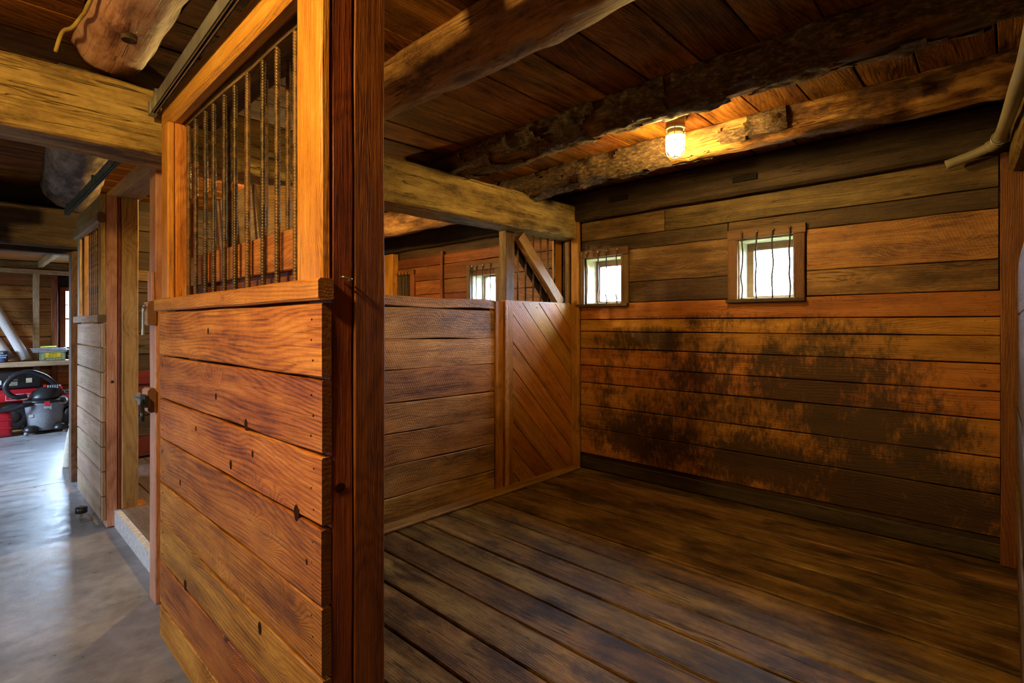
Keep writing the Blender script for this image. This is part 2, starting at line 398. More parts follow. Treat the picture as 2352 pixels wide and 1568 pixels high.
def text(name, s, size, loc, xd, zd, mat, parent, thick=.001, sx=1):
    cu = bpy.data.curves.new('t', 'FONT'); cu.body = s; cu.size = size; cu.align_x = 'CENTER'; cu.align_y = 'CENTER'; cu.extrude = thick; cu.resolution_u = 3
    to = bpy.data.objects.new('t', cu); COL.objects.link(to)
    dg = bpy.context.evaluated_depsgraph_get(); me = bpy.data.meshes.new_from_object(to.evaluated_get(dg))
    bpy.data.objects.remove(to); me.materials.clear()
    x = Vector(xd).normalized(); y = Vector(zd).normalized(); z = x.cross(y)
    m = Matrix((x * sx, y, z)).transposed().to_4x4(); m.translation = Vector(loc)
    return link(name, me, mat, parent, m)

CEIL = 2.70
def log_obj(name, x0, x1, y, z, r, mat, parent=None, seed=0, dy=0, dz=0, taper=0, nl=None, na=28, bumps=6, rough=.012, clamp=CEIL - .003, bend=.02, bumplist=None):
    """round log along X with knots and hollows; its top is hewn flat against the ceiling"""
    rnd = random.Random(seed); L = x1 - x0; nl = nl or int(L / .04)
    kn = bumplist if bumplist is not None else [(rnd.uniform(0, 1), rnd.uniform(3.3, 6.0), rnd.uniform(.03, .07), rnd.uniform(.012, .03)) for _ in range(bumps)]
    vs, fs = [], []
    for i in range(nl + 1):
        s = i / nl; x = x0 + L * s
        cy = y + dy * s + bend * math.sin(s * 5 + seed); cz = z + dz * s + bend * .5 * math.sin(s * 4 + seed * 2)
        for j in range(na):
            a = 6.28318 * j / na; ca, sa = math.cos(a), math.sin(a)
            rr = r * (1 + taper * (s - .5))
            q = Vector((x * 1.3 + seed * 9, ca * 1.2, sa * 1.2)); rr += noise.noise(q) * .022 + noise.noise(q * 4) * rough
            for ks, ka, kw, kh in kn:
                da = (a - ka + math.pi) % 6.28318 - math.pi
                dd = ((s - ks) * L) ** 2 + (da * r) ** 2
                rr += kh * math.exp(-dd / (kw * kw))
            vs.append((x - (x0 + x1) / 2, cy + ca * rr - y, min(cz + sa * rr, clamp) - z))
    for i in range(nl):
        for j in range(na):
            k = (j + 1) % na; fs.append((i * na + j, i * na + k, (i + 1) * na + k, (i + 1) * na + j))
    fs.append(tuple(range(na - 1, -1, -1))); fs.append(tuple(nl * na + j for j in range(na)))
    me = mesh(name, vs, fs, True)
    me.polygons[-1].use_smooth = me.polygons[-2].use_smooth = False
    o = link(name, me, mat, parent, Matrix.Translation(((x0 + x1) / 2, y, z)))
    return o
def bark_patch(log, keep, mat='bark', off=.014, seed=3, name='bark'):
    """rough bark left on part of a log: faces chosen by keep(x, angle), lifted off the wood"""
    me0 = log.data; W = WM[log.name]; c = W.translation
    vmap, vs, fs = {}, [], []
    def vert(i):
        if i not in vmap:
            v = me0.vertices[i].co; nrm = Vector((0, v.y, v.z)).normalized()
            q = Vector((v.x * 22 + seed, v.y * 30, v.z * 30))
            vmap[i] = len(vs); p = v + nrm * (off + noise.noise(q) * .010 + noise.noise(q * 2.3) * .006)
            p.z = min(p.z, CEIL - .002 - c.z); vs.append(p)
        return vmap[i]
    for f in me0.polygons:
        if len(f.vertices) != 4: continue
        p = f.center; a = math.atan2(p.z, p.y)
        if keep(p.x + c.x, a, noise.noise(Vector((p.x * 6 + seed, p.y * 9, p.z * 9)))): fs.append(tuple(vert(i) for i in f.vertices))
    if fs:
        me = mesh(name, vs, fs, True); return link(name, me, mat, log, W)
def hewn(name, x, y, z, mat, ax, parent=None, amp=.008, seg=.05, seed=0, ch=.02):
    """squared timber with hewn, uneven faces"""
    lo = [x[0], y[0], z[0]]; hi = [x[1], y[1], z[1]]; c = Vector([(a + b) / 2 for a, b in zip(lo, hi)])
    rest = [i for i in range(3) if i != ax]; wd = max(rest, key=lambda i: hi[i] - lo[i]); tk = [i for i in rest if i != wd][0]
    e = [(1, 0, 0), (0, 1, 0), (0, 0, 1)]
    L, Wd, T = hi[ax] - lo[ax], hi[wd] - lo[wd], hi[tk] - lo[tk]
    n = max(2, int(L / seg)); ring = []
    h, t = Wd / 2, T / 2; k = 5
    for q in range(k): ring.append((-t, -h + ch + (2 * h - 2 * ch) * q / (k - 1)))
    for q in range(k): ring.append((-t + ch + (2 * t - 2 * ch) * q / (k - 1), h))
    for q in range(k): ring.append((t, h - ch - (2 * h - 2 * ch) * q / (k - 1)))
    for q in range(k): ring.append((t - ch - (2 * t - 2 * ch) * q / (k - 1), -h))
    m = len(ring); vs, fs = [], []
    for i in range(n + 1):
        X = -L / 2 + L * i / n
        for j, (a, b) in enumerate(ring):
            q = Vector((X * 2.2 + seed * 7, a * 6, b * 6)); d = noise.noise(q) * amp * 1.3 + noise.noise(q * 4) * amp * .6
            r = Vector((0, a, b)).normalized(); vs.append((X, a + r.y * d, b + r.z * d))
    for i in range(n):
        for j in range(m):
            w = (j + 1) % m; fs.append((i * m + j, i * m + w, (i + 1) * m + w, (i + 1) * m + j))
    fs.append(tuple(range(m - 1, -1, -1))); fs.append(tuple(n * m + j for j in range(m)))
    return link(name, mesh(name, vs, fs), mat, parent, frame(c, e[ax], e[wd]))
def clip_poly(poly, n, d, keep_less=True):
    out = []; s = 1 if keep_less else -1
    for i in range(len(poly)):
        a, b = poly[i], poly[(i + 1) % len(poly)]
        da, db = s * (a[0] * n[0] + a[1] * n[1] - d), s * (b[0] * n[0] + b[1] * n[1] - d)
        if da <= 0: out.append(a)
        if da * db < 0:
            t = da / (da - db); out.append((a[0] + (b[0] - a[0]) * t, a[1] + (b[1] - a[1]) * t))
    return out
def add_nails(parent, pts, nrm, mat='nail_iron', r=.0028, name='nail'):
    n = Vector(nrm)
    if 'nail' not in CACHE:
        CACHE['nail'] = lathe([(r, -.004), (r, .0005), (r * .6, .0015)], 8); CACHE['nail'].materials.append(M[mat])
    q = Vector((0, 0, 1)).rotation_difference(n).to_matrix().to_4x4()
    for p in pts:
        mw = Matrix.Translation(p) @ q; link(name, CACHE['nail'], None, parent, mw)
CACHE = {}

ZC = -.13          # concrete level
XP = -3.12         # face of the stall divider
YB = 4.20          # face of the back wall boards

# ------------------------------------------------------------------ setting: floors
fl = tag(link('floor', boxes_mesh('floor', [(-11.2, -6.69, -2.9, 4.6, ZC - .12, ZC), (-6.68, 2.7, -2.9, .815, ZC - .12, ZC), (-6.69, -6.68, -2.9, .815, ZC - .12, ZC - .012)]), 'concrete'),
         'smooth grey concrete floor of the aisle with one joint at the far doorway', 'floor', kind='structure')
fs1 = tag(link('floor_stall', boxes_mesh('floor_stall', [(-3.2, .35, .83, 4.3, ZC - .1, -.035)]), 'black_gap'),
          'worn brown plank floor of the open stall', 'floor', kind='structure')
ys = [.84, 1.14, 1.36, 1.59, 1.81, 2.03, 2.25, 2.47, 2.69, 2.91, 3.12, 3.34, 3.55, 3.77, 3.99, 4.21]
for a, b in zip(ys, ys[1:]):
    plank('plank', (-3.13, .13), (a + .0045, b - .0045), (-.034, random.uniform(-.003, .003)), 'floor_wood', fs1, wob=.0025, ch=.006, n=16)
fs2 = tag(link('floor_stall.001', boxes_mesh('floor_stall2', [(-6.6, -3.2, .83, 4.3, ZC - .1, -.035)]), 'black_gap'),
          'dark rough plank floor of the neighbouring stall', 'floor', kind='structure')
for i in range(14):
    plank('plank', (-6.6, -3.22), (.84 + i * .242, 1.078 + i * .242), (-.034, 0), 'floor_rough', fs2, wob=.002)
lip = tag(link('trim_1', boxes_mesh('lip', [(-6.6, -1.45, .80, .838, ZC, -.004)]), 'lip_concrete'), 'rough pale concrete kerb at the front of the stalls', 'kerb', kind='structure')
lip2 = tag(link('trim_2', boxes_mesh('lip', [(-1.45, .2, .80, .838, ZC, -.006)]), 'lip_concrete'), 'concrete kerb under the open stall doorway', 'kerb', kind='structure')

# ------------------------------------------------------------------ setting: ceiling
ce = tag(link('ceiling', boxes_mesh('ceiling', [(-6.68, 2.7, -2.9, 4.6, CEIL + .03, CEIL + .12)]), 'black_gap'),
         'wide reddish ceiling boards laid across the round log joists', 'ceiling', kind='structure')
xs = [2.6, 2.2, 1.8, 1.4, 1.0, .65, .3, -.03, -.32, -.56, -.82, -1.09, -1.38, -1.64, -1.97, -2.30, -2.58, -2.86, -3.14, -3.42, -3.7, -3.98, -4.24, -4.5, -4.78, -5.04, -5.3, -5.58, -5.84, -6.1, -6.36, -6.64]
for i, (a, b) in enumerate(zip(xs, xs[1:])):
    g = random.uniform(.002, .006)
    for y0, y1 in ((-2.8, 1.0), (1.003, 4.42)):
        plank('ceiling_board', (b + g, a - g), (y0, y1), (CEIL - random.uniform(0, .004), CEIL + .028), 'ceiling_wood', ce, ax=1, wd=0, wob=.0025, ch=.003, n=10)

# ------------------------------------------------------------------ setting: back wall with windows
WIN = [(-2.985, -2.575, 1.60, 2.045), (-1.525, -1.125, 1.60, 2.065), (-4.63, -4.215, 1.58, 2.045)]
def wall_with_holes(x0, x1, y0, y1, z0, z1, holes):
    bs = []; x = x0
    for a, b, c, d in sorted(holes):
        bs += [(x, a, y0, y1, z0, z1), (a, b, y0, y1, z0, c), (a, b, y0, y1, d, z1)]; x = b
    bs.append((x, x1, y0, y1, z0, z1)); return bs
wb = tag(link('wall_back', boxes_mesh('wall_back', wall_with_holes(-6.7, .56, 4.225, 4.5, -.5, 2.75, WIN)), 'weathered_dark'),
         'plank-lined outer wall behind the stalls with small barred windows', 'wall', kind='structure')
# lower boards of the open stall
zs = [.148, .403, .618, .839, 1.006, 1.173, 1.336, 1.451, 1.605]
for a, b in zip(zs, zs[1:]):
    o = plank('board', (-3.035, -.024), (4.19, 4.224), (a + .0035, b - .0035), 'wall_wood', wb, wob=.0022, ch=.004, n=14)
    zc = (a + b) / 2
    add_nails(o, [(x, 4.1897, zc + s * (b - a) * .28) for x in (-2.96, -1.55, -.09) for s in (-1, 1)], (0, -1, 0))
plank('board', (-3.035, .02), (4.20, 4.224), (.0, .112), 'hewn_dark', wb, wob=.004, ch=.008, n=14)
# upper boards, weathered, cut round the windows
def upper(z0, z1, spans, mat='weathered', y=4.198):
    for a, b, m in spans:
        plank('board', (a + .002, b - .002), (y, 4.224), (z0 + .0025, z1 - .0025), m or mat, wb, wob=.002, n=8)
upper(1.607, 1.79, [(-2.50, -1.598, 'weathered_dark'), (-1.044, -.03, 'weathered')])
upper(1.79, 2.09, [(-2.50, -1.598, 'tan_wood' if False else 'weathered'), (-1.044, -.03, 'saw_wood')])
upper(2.09, 2.215, [(-3.03, -1.61, 'weathered_dark'), (-1.60, -.03, 'weathered_dark')], y=4.205)
upper(2.215, 2.40, [(-3.03, -2.15, 'weathered'), (-2.147, -.03, 'weathered')])
# boards of the neighbouring stall
z = 0
for k, h in enumerate((.2, .21, .2, .22, .19, .21, .2, .2, .17, .18, .19, .2, .19)):
    if z + h > 2.30: h = 2.30 - z
    spans = [(-6.62, -3.3)]
    if z + h > 1.56: spans = [(-6.16, -5.21), (-5.15, -4.73), (-4.12, -3.3)]
    if z + h > 2.14: spans = [(-6.16, -5.21), (-5.15, -3.3)]
    for a, b in spans: plank('board', (a, b), (4.197, 4.224), (z + .003, z + h - .003), 'inner_wood', wb, wob=.003, n=9)
    z += h
    if z >= 2.30: break
plank('batten', (-5.205, -5.155), (4.17, 4.2), (0, 2.33), 'inner_wood', wb)
plank('corner_post', (-6.43, -6.16), (4.10, 4.2), (0, 2.38), 'frame_wood', wb)

def window(idx, hole, label, wires, broken=(), caspat=True, lights=1):
    x0, x1, z0, z1 = hole
    w = thing('window_%d' % idx, ((x0 + x1) / 2, 4.2, z0), label, 'window', kind='structure')
    R = 'reveal_paint'; yf = 4.365
    # reveals
    plank('reveal', (x0 - .0, x0 + .012), (4.2, yf), (z0, z1), R, w, ax=2, wob=.001)
    plank('reveal', (x1 - .012, x1), (4.2, yf), (z0, z1), R, w, ax=2, wob=.001)
    plank('reveal', (x0 + .012, x1 - .012), (4.2, yf), (z1 - .012, z1), R, w, ax=0, wob=.001)
    plank('reveal', (x0 + .012, x1 - .012), (4.2, yf + .1), (z0, z0 + .012), R, w, ax=0, wob=.001)
    plank('reveal', (x0 - .0, x0 + .01), (yf + .036, 4.5), (z0, z1), R, w, ax=2, wob=.001)
    # casing
    plank('casing', (x0 - .075, x0 - .001), (4.172, 4.197), (z0 - .01, z1 + .0), 'casing_wood', w, ax=2)
    plank('casing', (x1 + .001, x1 + .075), (4.172, 4.197), (z0 - .01, z1 + .0), 'casing_wood', w, ax=2)
    plank('casing', (x0 - .075, x1 + .08), (4.170, 4.197), (z1 + .001, z1 + .075), 'casing_wood', w, ax=0)
    plank('sill', (x0 - .08, x1 + .08), (4.145, 4.2), (z0 - .028, z0), 'weathered_dark', w, ax=0)
    # sash
    s = link('sash', boxes_mesh('sash', [(x0 + .012, x0 + .058, yf, yf + .035, z0 + .012, z1 - .012), (x1 - .03, x1 - .012, yf, yf + .035, z0 + .012, z1 - .012),
                                        (x0 + .058, x1 - .03, yf, yf + .035, z1 - .07, z1 - .012), (x0 + .058, x1 - .03, yf, yf + .035, z0 + .012, z0 + .03)]), 'casing_wood', w)
    link('pane', boxes_mesh('pane', [(x0 + .058, x1 - .03, yf + .014, yf + .018, z0 + .03, z1 - .07)]), 'glass', s)
    for k, f in enumerate(wires):
        x = x0 + (x1 - x0) * f
        for seg in ((0,) if k not in broken else (1, 2)):
            zt, zb = z1 + .05, z0 + .0
            pts = [(x + random.uniform(-.008, .008) * (0 < i < 6), 4.158 + random.uniform(-.004, .004), zb + (zt - zb) * i / 6) for i in range(7)]
            if seg == 1: pts = pts[4:]
            if seg == 2: pts = [pts[0], Vector(pts[0]) + Vector((.004, -.004, .04)), Vector(pts[0]) + Vector((-.008, -.008, .09))]
            b = link('bar', sweep(spline(pts, 3), .0055, 8), 'dark_wire', w)
            if seg < 2: link('screw', sweep([(x, 4.172, zt), (x, 4.150, zt)], .009, 8), 'chrome', b)
    return w
window(1, WIN[0], 'small barred window beside the diagonal boarded panel, two of its wires broken', (.1, .42, .66, .93), broken=(2, 3))
window(2, WIN[1], 'small window with four intact wire bars in the middle of the stall wall', (.1, .37, .66, .95))
window(3, WIN[2], 'small barred window of the neighbouring stall seen over the divider', (.02, .1, .28, .55, .85))
# boarded window of the neighbouring stall
w = thing('window_4', (-5.93, 4.2, 1.55), 'boarded dark window in the far corner of the neighbouring stall', 'window', kind='structure')
plank('casing', (-5.83, -5.755), (4.165, 4.197), (1.55, 2.08), 'inner_wood', w)
plank('casing', (-6.155, -5.755), (4.163, 4.197), (2.081, 2.14), 'inner_wood', w)
for k in range(5): plank('shutter_board', (-6.15 + k * .064, -6.09 + k * .064), (4.19, 4.21), (1.55, 2.08), 'weathered_dark', w)
for k in range(4):
    link('bar', sweep([(-6.11 + k * .075, 4.155, 1.55), (-6.11 + k * .075, 4.155, 2.12)], .005, 8), 'dark_wire', w)

# ------------------------------------------------------------------ setting: divider between the stalls (face X = -3.12)
dv = thing('wall_divider', (-3.15, 2.6, 0), 'rough sawn plank divider between the two stalls with a diagonal boarded panel', 'wall', kind='structure')
zl = [0.005, .196, .42, .65, .863, 1.088, 1.308, 1.533]
zr = [0.005, .19, .41, .63, .849, 1.08, 1.295, 1.526]
for k in range(7):
    a0, a1, b0, b1 = zl[k], zr[k], zl[k + 1], zr[k + 1]
    c0, c1 = (a0 + a1) / 2, (b0 + b1) / 2
    o = plank('board', (-3.152, XP), (.86, 3.078), (c0 + .003, c1 - .003), 'saw_wood', dv, ax=1, wd=2, wob=.004, ch=.004, skew=((a1 - a0) * 2, (b1 - b0) * 2), n=14)
plank('backing_board', (-3.19, -3.154), (.88, 3.06), (.02, 1.60), 'weathered_dark', dv, ax=1, wd=2)
plank('cap_board', (-3.165, -3.112), (.86, 3.078), (1.533, 1.606), 'saw_wood', dv, ax=1, wd=2, wob=.004, n=12)
plank('base_strip', (-3.118, -3.0), (.86, 4.14), (.003, .022), 'saw_wood', dv, ax=1, wd=0, wob=.003)
plank('post', (-3.2, -3.105), (3.082, 3.175), (.005, 1.60), 'wall_wood', dv, wob=.002)
plank('trim_strip', (-3.15, -3.085), (3.178, 3.225), (.005, 1.612), 'saw_wood', dv, ax=2)
plank('trim_strip', (-3.15, -3.098), (3.227, 3.29), (.005, 1.612), 'wall_wood', dv, ax=2)
rect = [(3.293, .012), (4.145, .012), (4.145, 1.60), (3.293, 1.60)]
sv = [3.2, 3.42, 3.64, 3.87, 4.11, 4.335, 4.56, 4.80, 5.03, 5.26, 5.50, 5.80]
for a, b in zip(sv, sv[1:]):
    p = clip_poly(clip_poly(rect, (1, 1), b - .005), (1, 1), a + .005, False)
    if len(p) < 3: continue
    cy = sum(q[0] for q in p) / len(p); cz = sum(q[1] for q in p) / len(p)
    mw = frame((-3.135, cy, cz), (0, 1, -1), (0, 1, 1)); iv = mw.inverted(); n = len(p); vs = []
    for dx in (-.014, .012 + random.uniform(-.002, .004)):
        for q in p: vs.append(iv @ Vector((-3.135 + dx, q[0], q[1])))
    fs = [tuple(range(n - 1, -1, -1)), tuple(range(n, 2 * n))] + [(i, (i + 1) % n, n + (i + 1) % n, n + i) for i in range(n)]
    o = link('diagonal_board', mesh('diag', vs, fs), 'wall_wood' if a > 3.9 else 'wall_wood', dv, mw)
    add_nails(o, [(-3.1205, q[0] + (.02 if q[0] < 3.4 else -.03), q[1] - (.04 if q[1] > .8 else -.05)) for q in p if (q[1] > 1.55 or q[0] < 3.3)], (1, 0, 0), r=.005)
plank('top_rail', (-3.19, -3.13), (3.30, 4.14), (1.585, 1.615), 'pale_wood', dv, ax=1)
plank('backing_board', (-3.19, -3.155), (3.18, 4.19), (.02, 1.58), 'weathered_dark', dv, ax=1)
plank('post', (-3.285, -3.195), (3.30, 3.41), (1.616, 2.232), 'weathered', dv, ax=2)
bar_between('brace', (-3.17, 3.44, 2.20), (-3.17, 4.03, 1.615), (0, 1, 1), .10, .06, 'tan_wood', dv)
bar_between('brace', (-3.26, 3.42, 2.17), (-3.26, 3.96, 1.615), (0, 1, 1), .07, .03, 'black_gap', dv)
rodm = sweep([(0, 0, 1.6), (0, 0, 2.24)], .009, 8); rodm.materials.append(M['rust_steel'])
for k in range(6): link('bar', rodm, None, dv, Matrix.Translation((-3.24, 3.5 + k * .107, 0)))
plank('corner_board', (-3.3, -3.27), (4.07, 4.19), (1.0, 2.25), 'frame_wood', dv, ax=2)
plank('corner_strip', (-3.2, -3.15), (4.148, 4.188), (1.61, 2.25), 'weathered', dv, ax=2)
plank('corner_post', (-3.125, -3.037), (4.148, 4.189), (.005, 2.5), 'wall_wood', dv, ax=2)

# far divider of the neighbouring stall = cross wall at the end of the aisle
wf = tag(link('wall_far', boxes_mesh('wall_far', [(-6.72, -6.62, .8, 4.3, ZC, 2.73), (-6.72, -6.62, -2.9, -.6, ZC, 2.73), (-6.72, -6.62, -.6, .8, 2.12, 2.73)]), 'weathered_dark'),
         'dark plank cross wall at the end of the aisle', 'wall', kind='structure')
for k in range(12):
    z0 = .02 + k * .215
    if z0 > 2.6: break
    mt = 'hewn_dark'
    if k in (0, 3): mt = 'red_painted'
    plank('board', (-6.618, -6.592), (.95, 4.19), (z0, min(z0 + .208, 2.68)), mt, wf, ax=1, wob=.003)
plank('white_rail', (-6.590, -6.57), (.95, 2.6), (1.86, 1.97), 'weathered', wf, ax=1)
plank('red_rail', (-6.590, -6.57), (.95, 2.6), (.78, .92), 'red_painted', wf, ax=1)
plank('door_jamb', (-6.74, -6.60), (.735, .795), (ZC + .002, 2.13), 'weathered_dark', wf, ax=2)
plank('door_jamb', (-6.74, -6.60), (-.66, -.6), (ZC + .002, 2.13), 'weathered_dark', wf, ax=2)
plank('door_head', (-6.74, -6.60), (-.66, .795), (2.08, 2.13), 'weathered_dark', wf, ax=1)
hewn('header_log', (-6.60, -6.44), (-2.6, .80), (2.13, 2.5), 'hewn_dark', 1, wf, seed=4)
plank('jamb_board', (-6.60, -6.575), (.80, .94), (ZC + .002, 2.6), 'weathered_dark', wf, ax=2)

# right-hand partition
wr = tag(link('wall_right', boxes_mesh('wall_right', [(.44, .54, .84, 4.5, ZC, 2.73)]), 'weathered_dark'), 'plank partition along the right side of the open stall', 'wall', kind='structure')
for k in range(8):
    z0 = .01 + k * .205; e = 3.62 + random.uniform(-.12, .1)
    plank('board', (.042 + random.uniform(-.006, .006), .072), (.86, e), (z0, z0 + .2), 'weathered_dark', wr, ax=1, wd=2, wob=.004)
plank('post', (.074, .138), (3.3, 3.4), (.005, 1.64), 'wall_wood', wr, ax=2)
plank('post', (.074, .138), (.9, 1.0), (.005, 2.28), 'wall_wood', wr, ax=2)
plank('corner_post', (-.022, .10), (4.155, 4.189), (.003, 2.40), 'red_wood', wr, ax=2)

# unseen sides of the aisle and of the room
def hole_wall_y(name, x0, x1, y0, y1, z0, z1, holes, mat, label):
    return tag(link(name, boxes_mesh(name, wall_with_holes(x0, x1, y0, y1, z0, z1, holes)), mat), label, 'wall', kind='structure')
hole_wall_y('wall_left', -11.2, 2.7, -2.78, -2.62, ZC - .1, 2.75, [(-4.46, -3.94, 1.23, 1.77), (-9.35, -8.05, 1.05, 1.95)], 'room_wood', 'plank outer wall across the aisle with two window openings')
tag(link('wall_end', boxes_mesh('wall_end', [(2.55, 2.7, -2.9, 1.1, ZC - .1, 2.75), (.24, 2.7, .9, 1.05, ZC - .1, 2.75)]), 'room_wood'), 'plank wall closing the near end of the aisle', 'wall', kind='structure')

# fixed front of the open stall behind the slid-back door
wfr = thing('wall_front', (-2.2, .85, 0), 'fixed barred front of the open stall behind its slid-back door', 'wall', kind='structure')
for k in range(7): plank('board', (-3.1, -1.445), (.80, .828), (.002 + k * .213, .21 + k * .213), 'red_wood', wfr)
plank('rail_board', (-3.06, -1.445), (.815, .842), (1.60, 1.745), 'frame_wood', wfr)
plank('bottom_rail', (-3.06, -1.445), (.843, .93), (1.50, 1.61), 'dark_red', wfr)
plank('top_rail', (-3.06, .1), (.85, .93), (2.43, 2.55), 'weathered_dark', wfr)
plank('post', (-1.445, -1.302), (.744, .842), (ZC + .003, 2.69), 'dark_red', wfr, ax=2, wob=.0015)
plank('post', (-3.33, -3.07), (.80, .845), (ZC + .003, 2.24), 'wall_wood', wfr, ax=2)
# ------------------------------------------------------------------ timbers
bm = hewn('tie_beam', (-3.34, -3.06), (-2.6, 4.17), (2.245, 2.56), 'hewn', 1, amp=.010, seed=1, ch=.012)
tag(bm, 'big hewn tie beam crossing the aisle and carrying the stall divider', 'beam')
hb = hewn('tie_beam', (-.125, .125), (-1.58, 1.58), (2.28, 2.58), 'weathered', 1, amp=.008, seed=2)
hb.matrix_basis = Matrix.Translation((.215, 2.56, 0)) @ Matrix.Rotation(.048, 4, 'Z') @ hb.matrix_basis
tag(hb, 'dark hewn beam in the upper right corner beside the pale pipe', 'beam')
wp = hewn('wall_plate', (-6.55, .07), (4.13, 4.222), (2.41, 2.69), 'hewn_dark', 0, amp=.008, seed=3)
tag(wp, 'dark squared top timber running along the outer wall under the ceiling', 'beam')
link('notch', boxes_mesh('notch', [(-2.66, -2.47, 4.11, 4.128, 2.53, 2.575)]), 'black_gap', wp)
link('notch', boxes_mesh('notch', [(-1.54, -1.36, 4.11, 4.128, 2.50, 2.545)]), 'black_gap', wp)

lgA = log_obj('ceiling_log', -3.30, .3, 1.595, 2.725, .172, 'log_wood', seed=1, bumplist=[(.18, 4.5, .06, .03), (.55, 4.8, .05, .02), (.8, 4.6, .08, .02), (.35, 3.6, .05, .012)])
tag(lgA, 'barked round log joist nearest the stall doorway, lit yellow from the aisle', 'log')
lgB = log_obj('ceiling_log', -3.32, .3, 2.69, 2.705, .150, 'log_dark', seed=2, bumps=10, nl=170, na=44, rough=.016)
tag(lgB, 'dark round log joist in front of the glowing lamp', 'log')
bark_patch(lgB, lambda x, a, n: (a < -1.0 or n > .12) and n > -.18 and not -3.3 < x < -3.0)
lgC = log_obj('ceiling_log', -3.32, .1, 3.50, 2.665, .137, 'log_red', seed=3, bumps=14, bend=.03, nl=170, na=44, rough=.018)
tag(lgC, 'crooked log joist behind the lamp with shaggy bark on half of it', 'log')
bark_patch(lgC, lambda x, a, n: (x < -1.72 and n > -.33) or (-1.35 < x < -.95 and (a > -.2 or a < -2.45) and n > -.2) or (-1.72 < x < -1.45 and a < -.6 and a > -1.8 and n > -.1), seed=5)
lgD = log_obj('ceiling_log', -3.12, .6, .50, 2.735, .145, 'log_pink', seed=4, bumplist=[(.14, 4.35, .05, .028), (.4, 4.9, .06, .02)], bend=.01)
tag(lgD, 'thick pinkish log joist with a sawn end resting on the tie beam over the aisle', 'log')
link('knot', lathe([(.03, -.02), (.028, .004), (.016, -.002)], 14), 'weathered_dark', lgD, Matrix.Translation((-2.62, .475, 2.572)) @ Matrix.Rotation(math.pi, 4, 'X'))
lgE = log_obj('ceiling_log', -6.45, -3.4, .71, 2.70, .185, 'log_grey', seed=6, bumps=2, dy=-.22, taper=-.25, bend=.005)
tag(lgE, 'grey smooth log stub over the aisle beyond the tie beam', 'log')
lgF = log_obj('ceiling_log', -6.6, -3.36, 3.50, 2.62, .17, 'log_wood', seed=7, bumps=5)
tag(lgF, 'orange lit log joist of the neighbouring stall above its barred window', 'log')
lgG = log_obj('ceiling_log', -6.6, -3.36, 2.5, 2.70, .15, 'log_wood', seed=8, bumps=5)
tag(lgG, 'log joist of the neighbouring stall next to its own lamp', 'log')

lgH = log_obj('ceiling_log', -3.05, 2.4, -.5, 2.715, .14, 'log_wood', seed=9, bumplist=[], bend=0)
tag(lgH, 'round log joist over the aisle that carries the aisle lamp', 'log')

# ------------------------------------------------------------------ reinforcing bar mesh shared by both doors
def rebar(L, r=.0085, pitch=.0105):
    n = int(L / pitch) * 4; vs, fs = [], []; na = 10
    for i in range(n + 1):
        z = L * i / n
        for j in range(na):
            a = 6.28318 * j / na; ph = (z / pitch + a / 6.28318) % 1
            k = 1 + (.20 if ph < .35 else 0)
            vs.append((math.cos(a) * r * k, math.sin(a) * r * k, z))
    for i in range(n):
        for j in range(na):
            k = (j + 1) % na; fs.append((i * na + j, i * na + k, (i + 1) * na + k, (i + 1) * na + j))
    fs.append(tuple(range(na - 1, -1, -1))); fs.append(tuple(n * na + j for j in range(na)))
    me = mesh('rebar', vs, fs, True); me.materials.append(M['rust_steel']); return me
RB = rebar(.80)
for k in range(7): link('bar', RB, None, wfr, Matrix.Translation((-2.90 + k * .215, .88, 1.585)) @ Matrix.Diagonal((1, 1, 1.055, 1)))

# ------------------------------------------------------------------ sliding door of the open stall
d1 = thing('sliding_stall_door', (-2.1, .69, -.08), 'big orange plank sliding door with steel bars, slid open in the foreground', 'door', 'sliding stall doors')
zb = [-.08, .081, .284, .47, .657, .865, 1.055, 1.257, 1.462]
for a, b in zip(zb, zb[1:]):
    o = plank('board', (-2.92, -1.302), (.65, .677), (a + .004, b - .004), 'door_wood', d1, wob=.0022, ch=.0035, n=12, skew=(random.uniform(-.005, .005), random.uniform(-.005, .005)))
    add_nails(o, [(-1.355 + random.uniform(-.01, .01), .6497, (a + b) / 2 + s * .055) for s in (-1, 0, 1)] + [(-2.87, .6497, (a + b) / 2 + s * .05) for s in (-1, 1)], (0, -1, 0))
plank('ledge_rail', (-2.955, -1.29), (.634, .677), (1.465, 1.522), 'frame_wood', d1, wob=.0015, ch=.006)
plank('stile', (-2.915, -2.775), (.679, .735), (-.07, 2.36), 'frame_wood', d1, ax=2)
plank('stile', (-1.44, -1.303), (.679, .741), (-.07, 2.36), 'dark_red', d1, ax=2)
plank('stile_facing', (-2.885, -2.775), (.648, .677), (1.524, 2.328), 'frame_wood', d1, ax=2, ch=.006)
plank('stile_facing', (-1.447, -1.302), (.648, .677), (1.524, 2.328), 'frame_wood', d1, ax=2, ch=.006)
bar_between('header', (-2.93, .689, 2.395), (-1.30, .664, 2.395), (0, 0, 1), .13, .060, 'frame_wood', d1, wob=.0015, ch=.016)
plank('bar_plate', (-2.772, -1.443), (.7135, .765), (2.322, 2.37), 'weathered', d1, ax=0)
plank('bar_plate', (-2.772, -1.443), (.703, .74), (1.462, 1.52), 'red_wood', d1, ax=0)
for x in (-2.751, -2.636, -2.507, -2.398, -2.272, -2.148, -2.017, -1.882, -1.759, -1.621):
    link('bar', RB, None, d1, Matrix.Translation((x, .724 + random.uniform(-.002, .002), 1.522)) @ Matrix.Rotation(random.uniform(0, 6), 4, 'Z'))
link('staple', sweep(spline([(-1.300, .70, 1.525), (-1.284, .70, 1.528), (-1.278, .712, 1.527), (-1.280, .724, 1.522), (-1.300, .725, 1.520)], 4), .003, 6), 'chrome', d1)

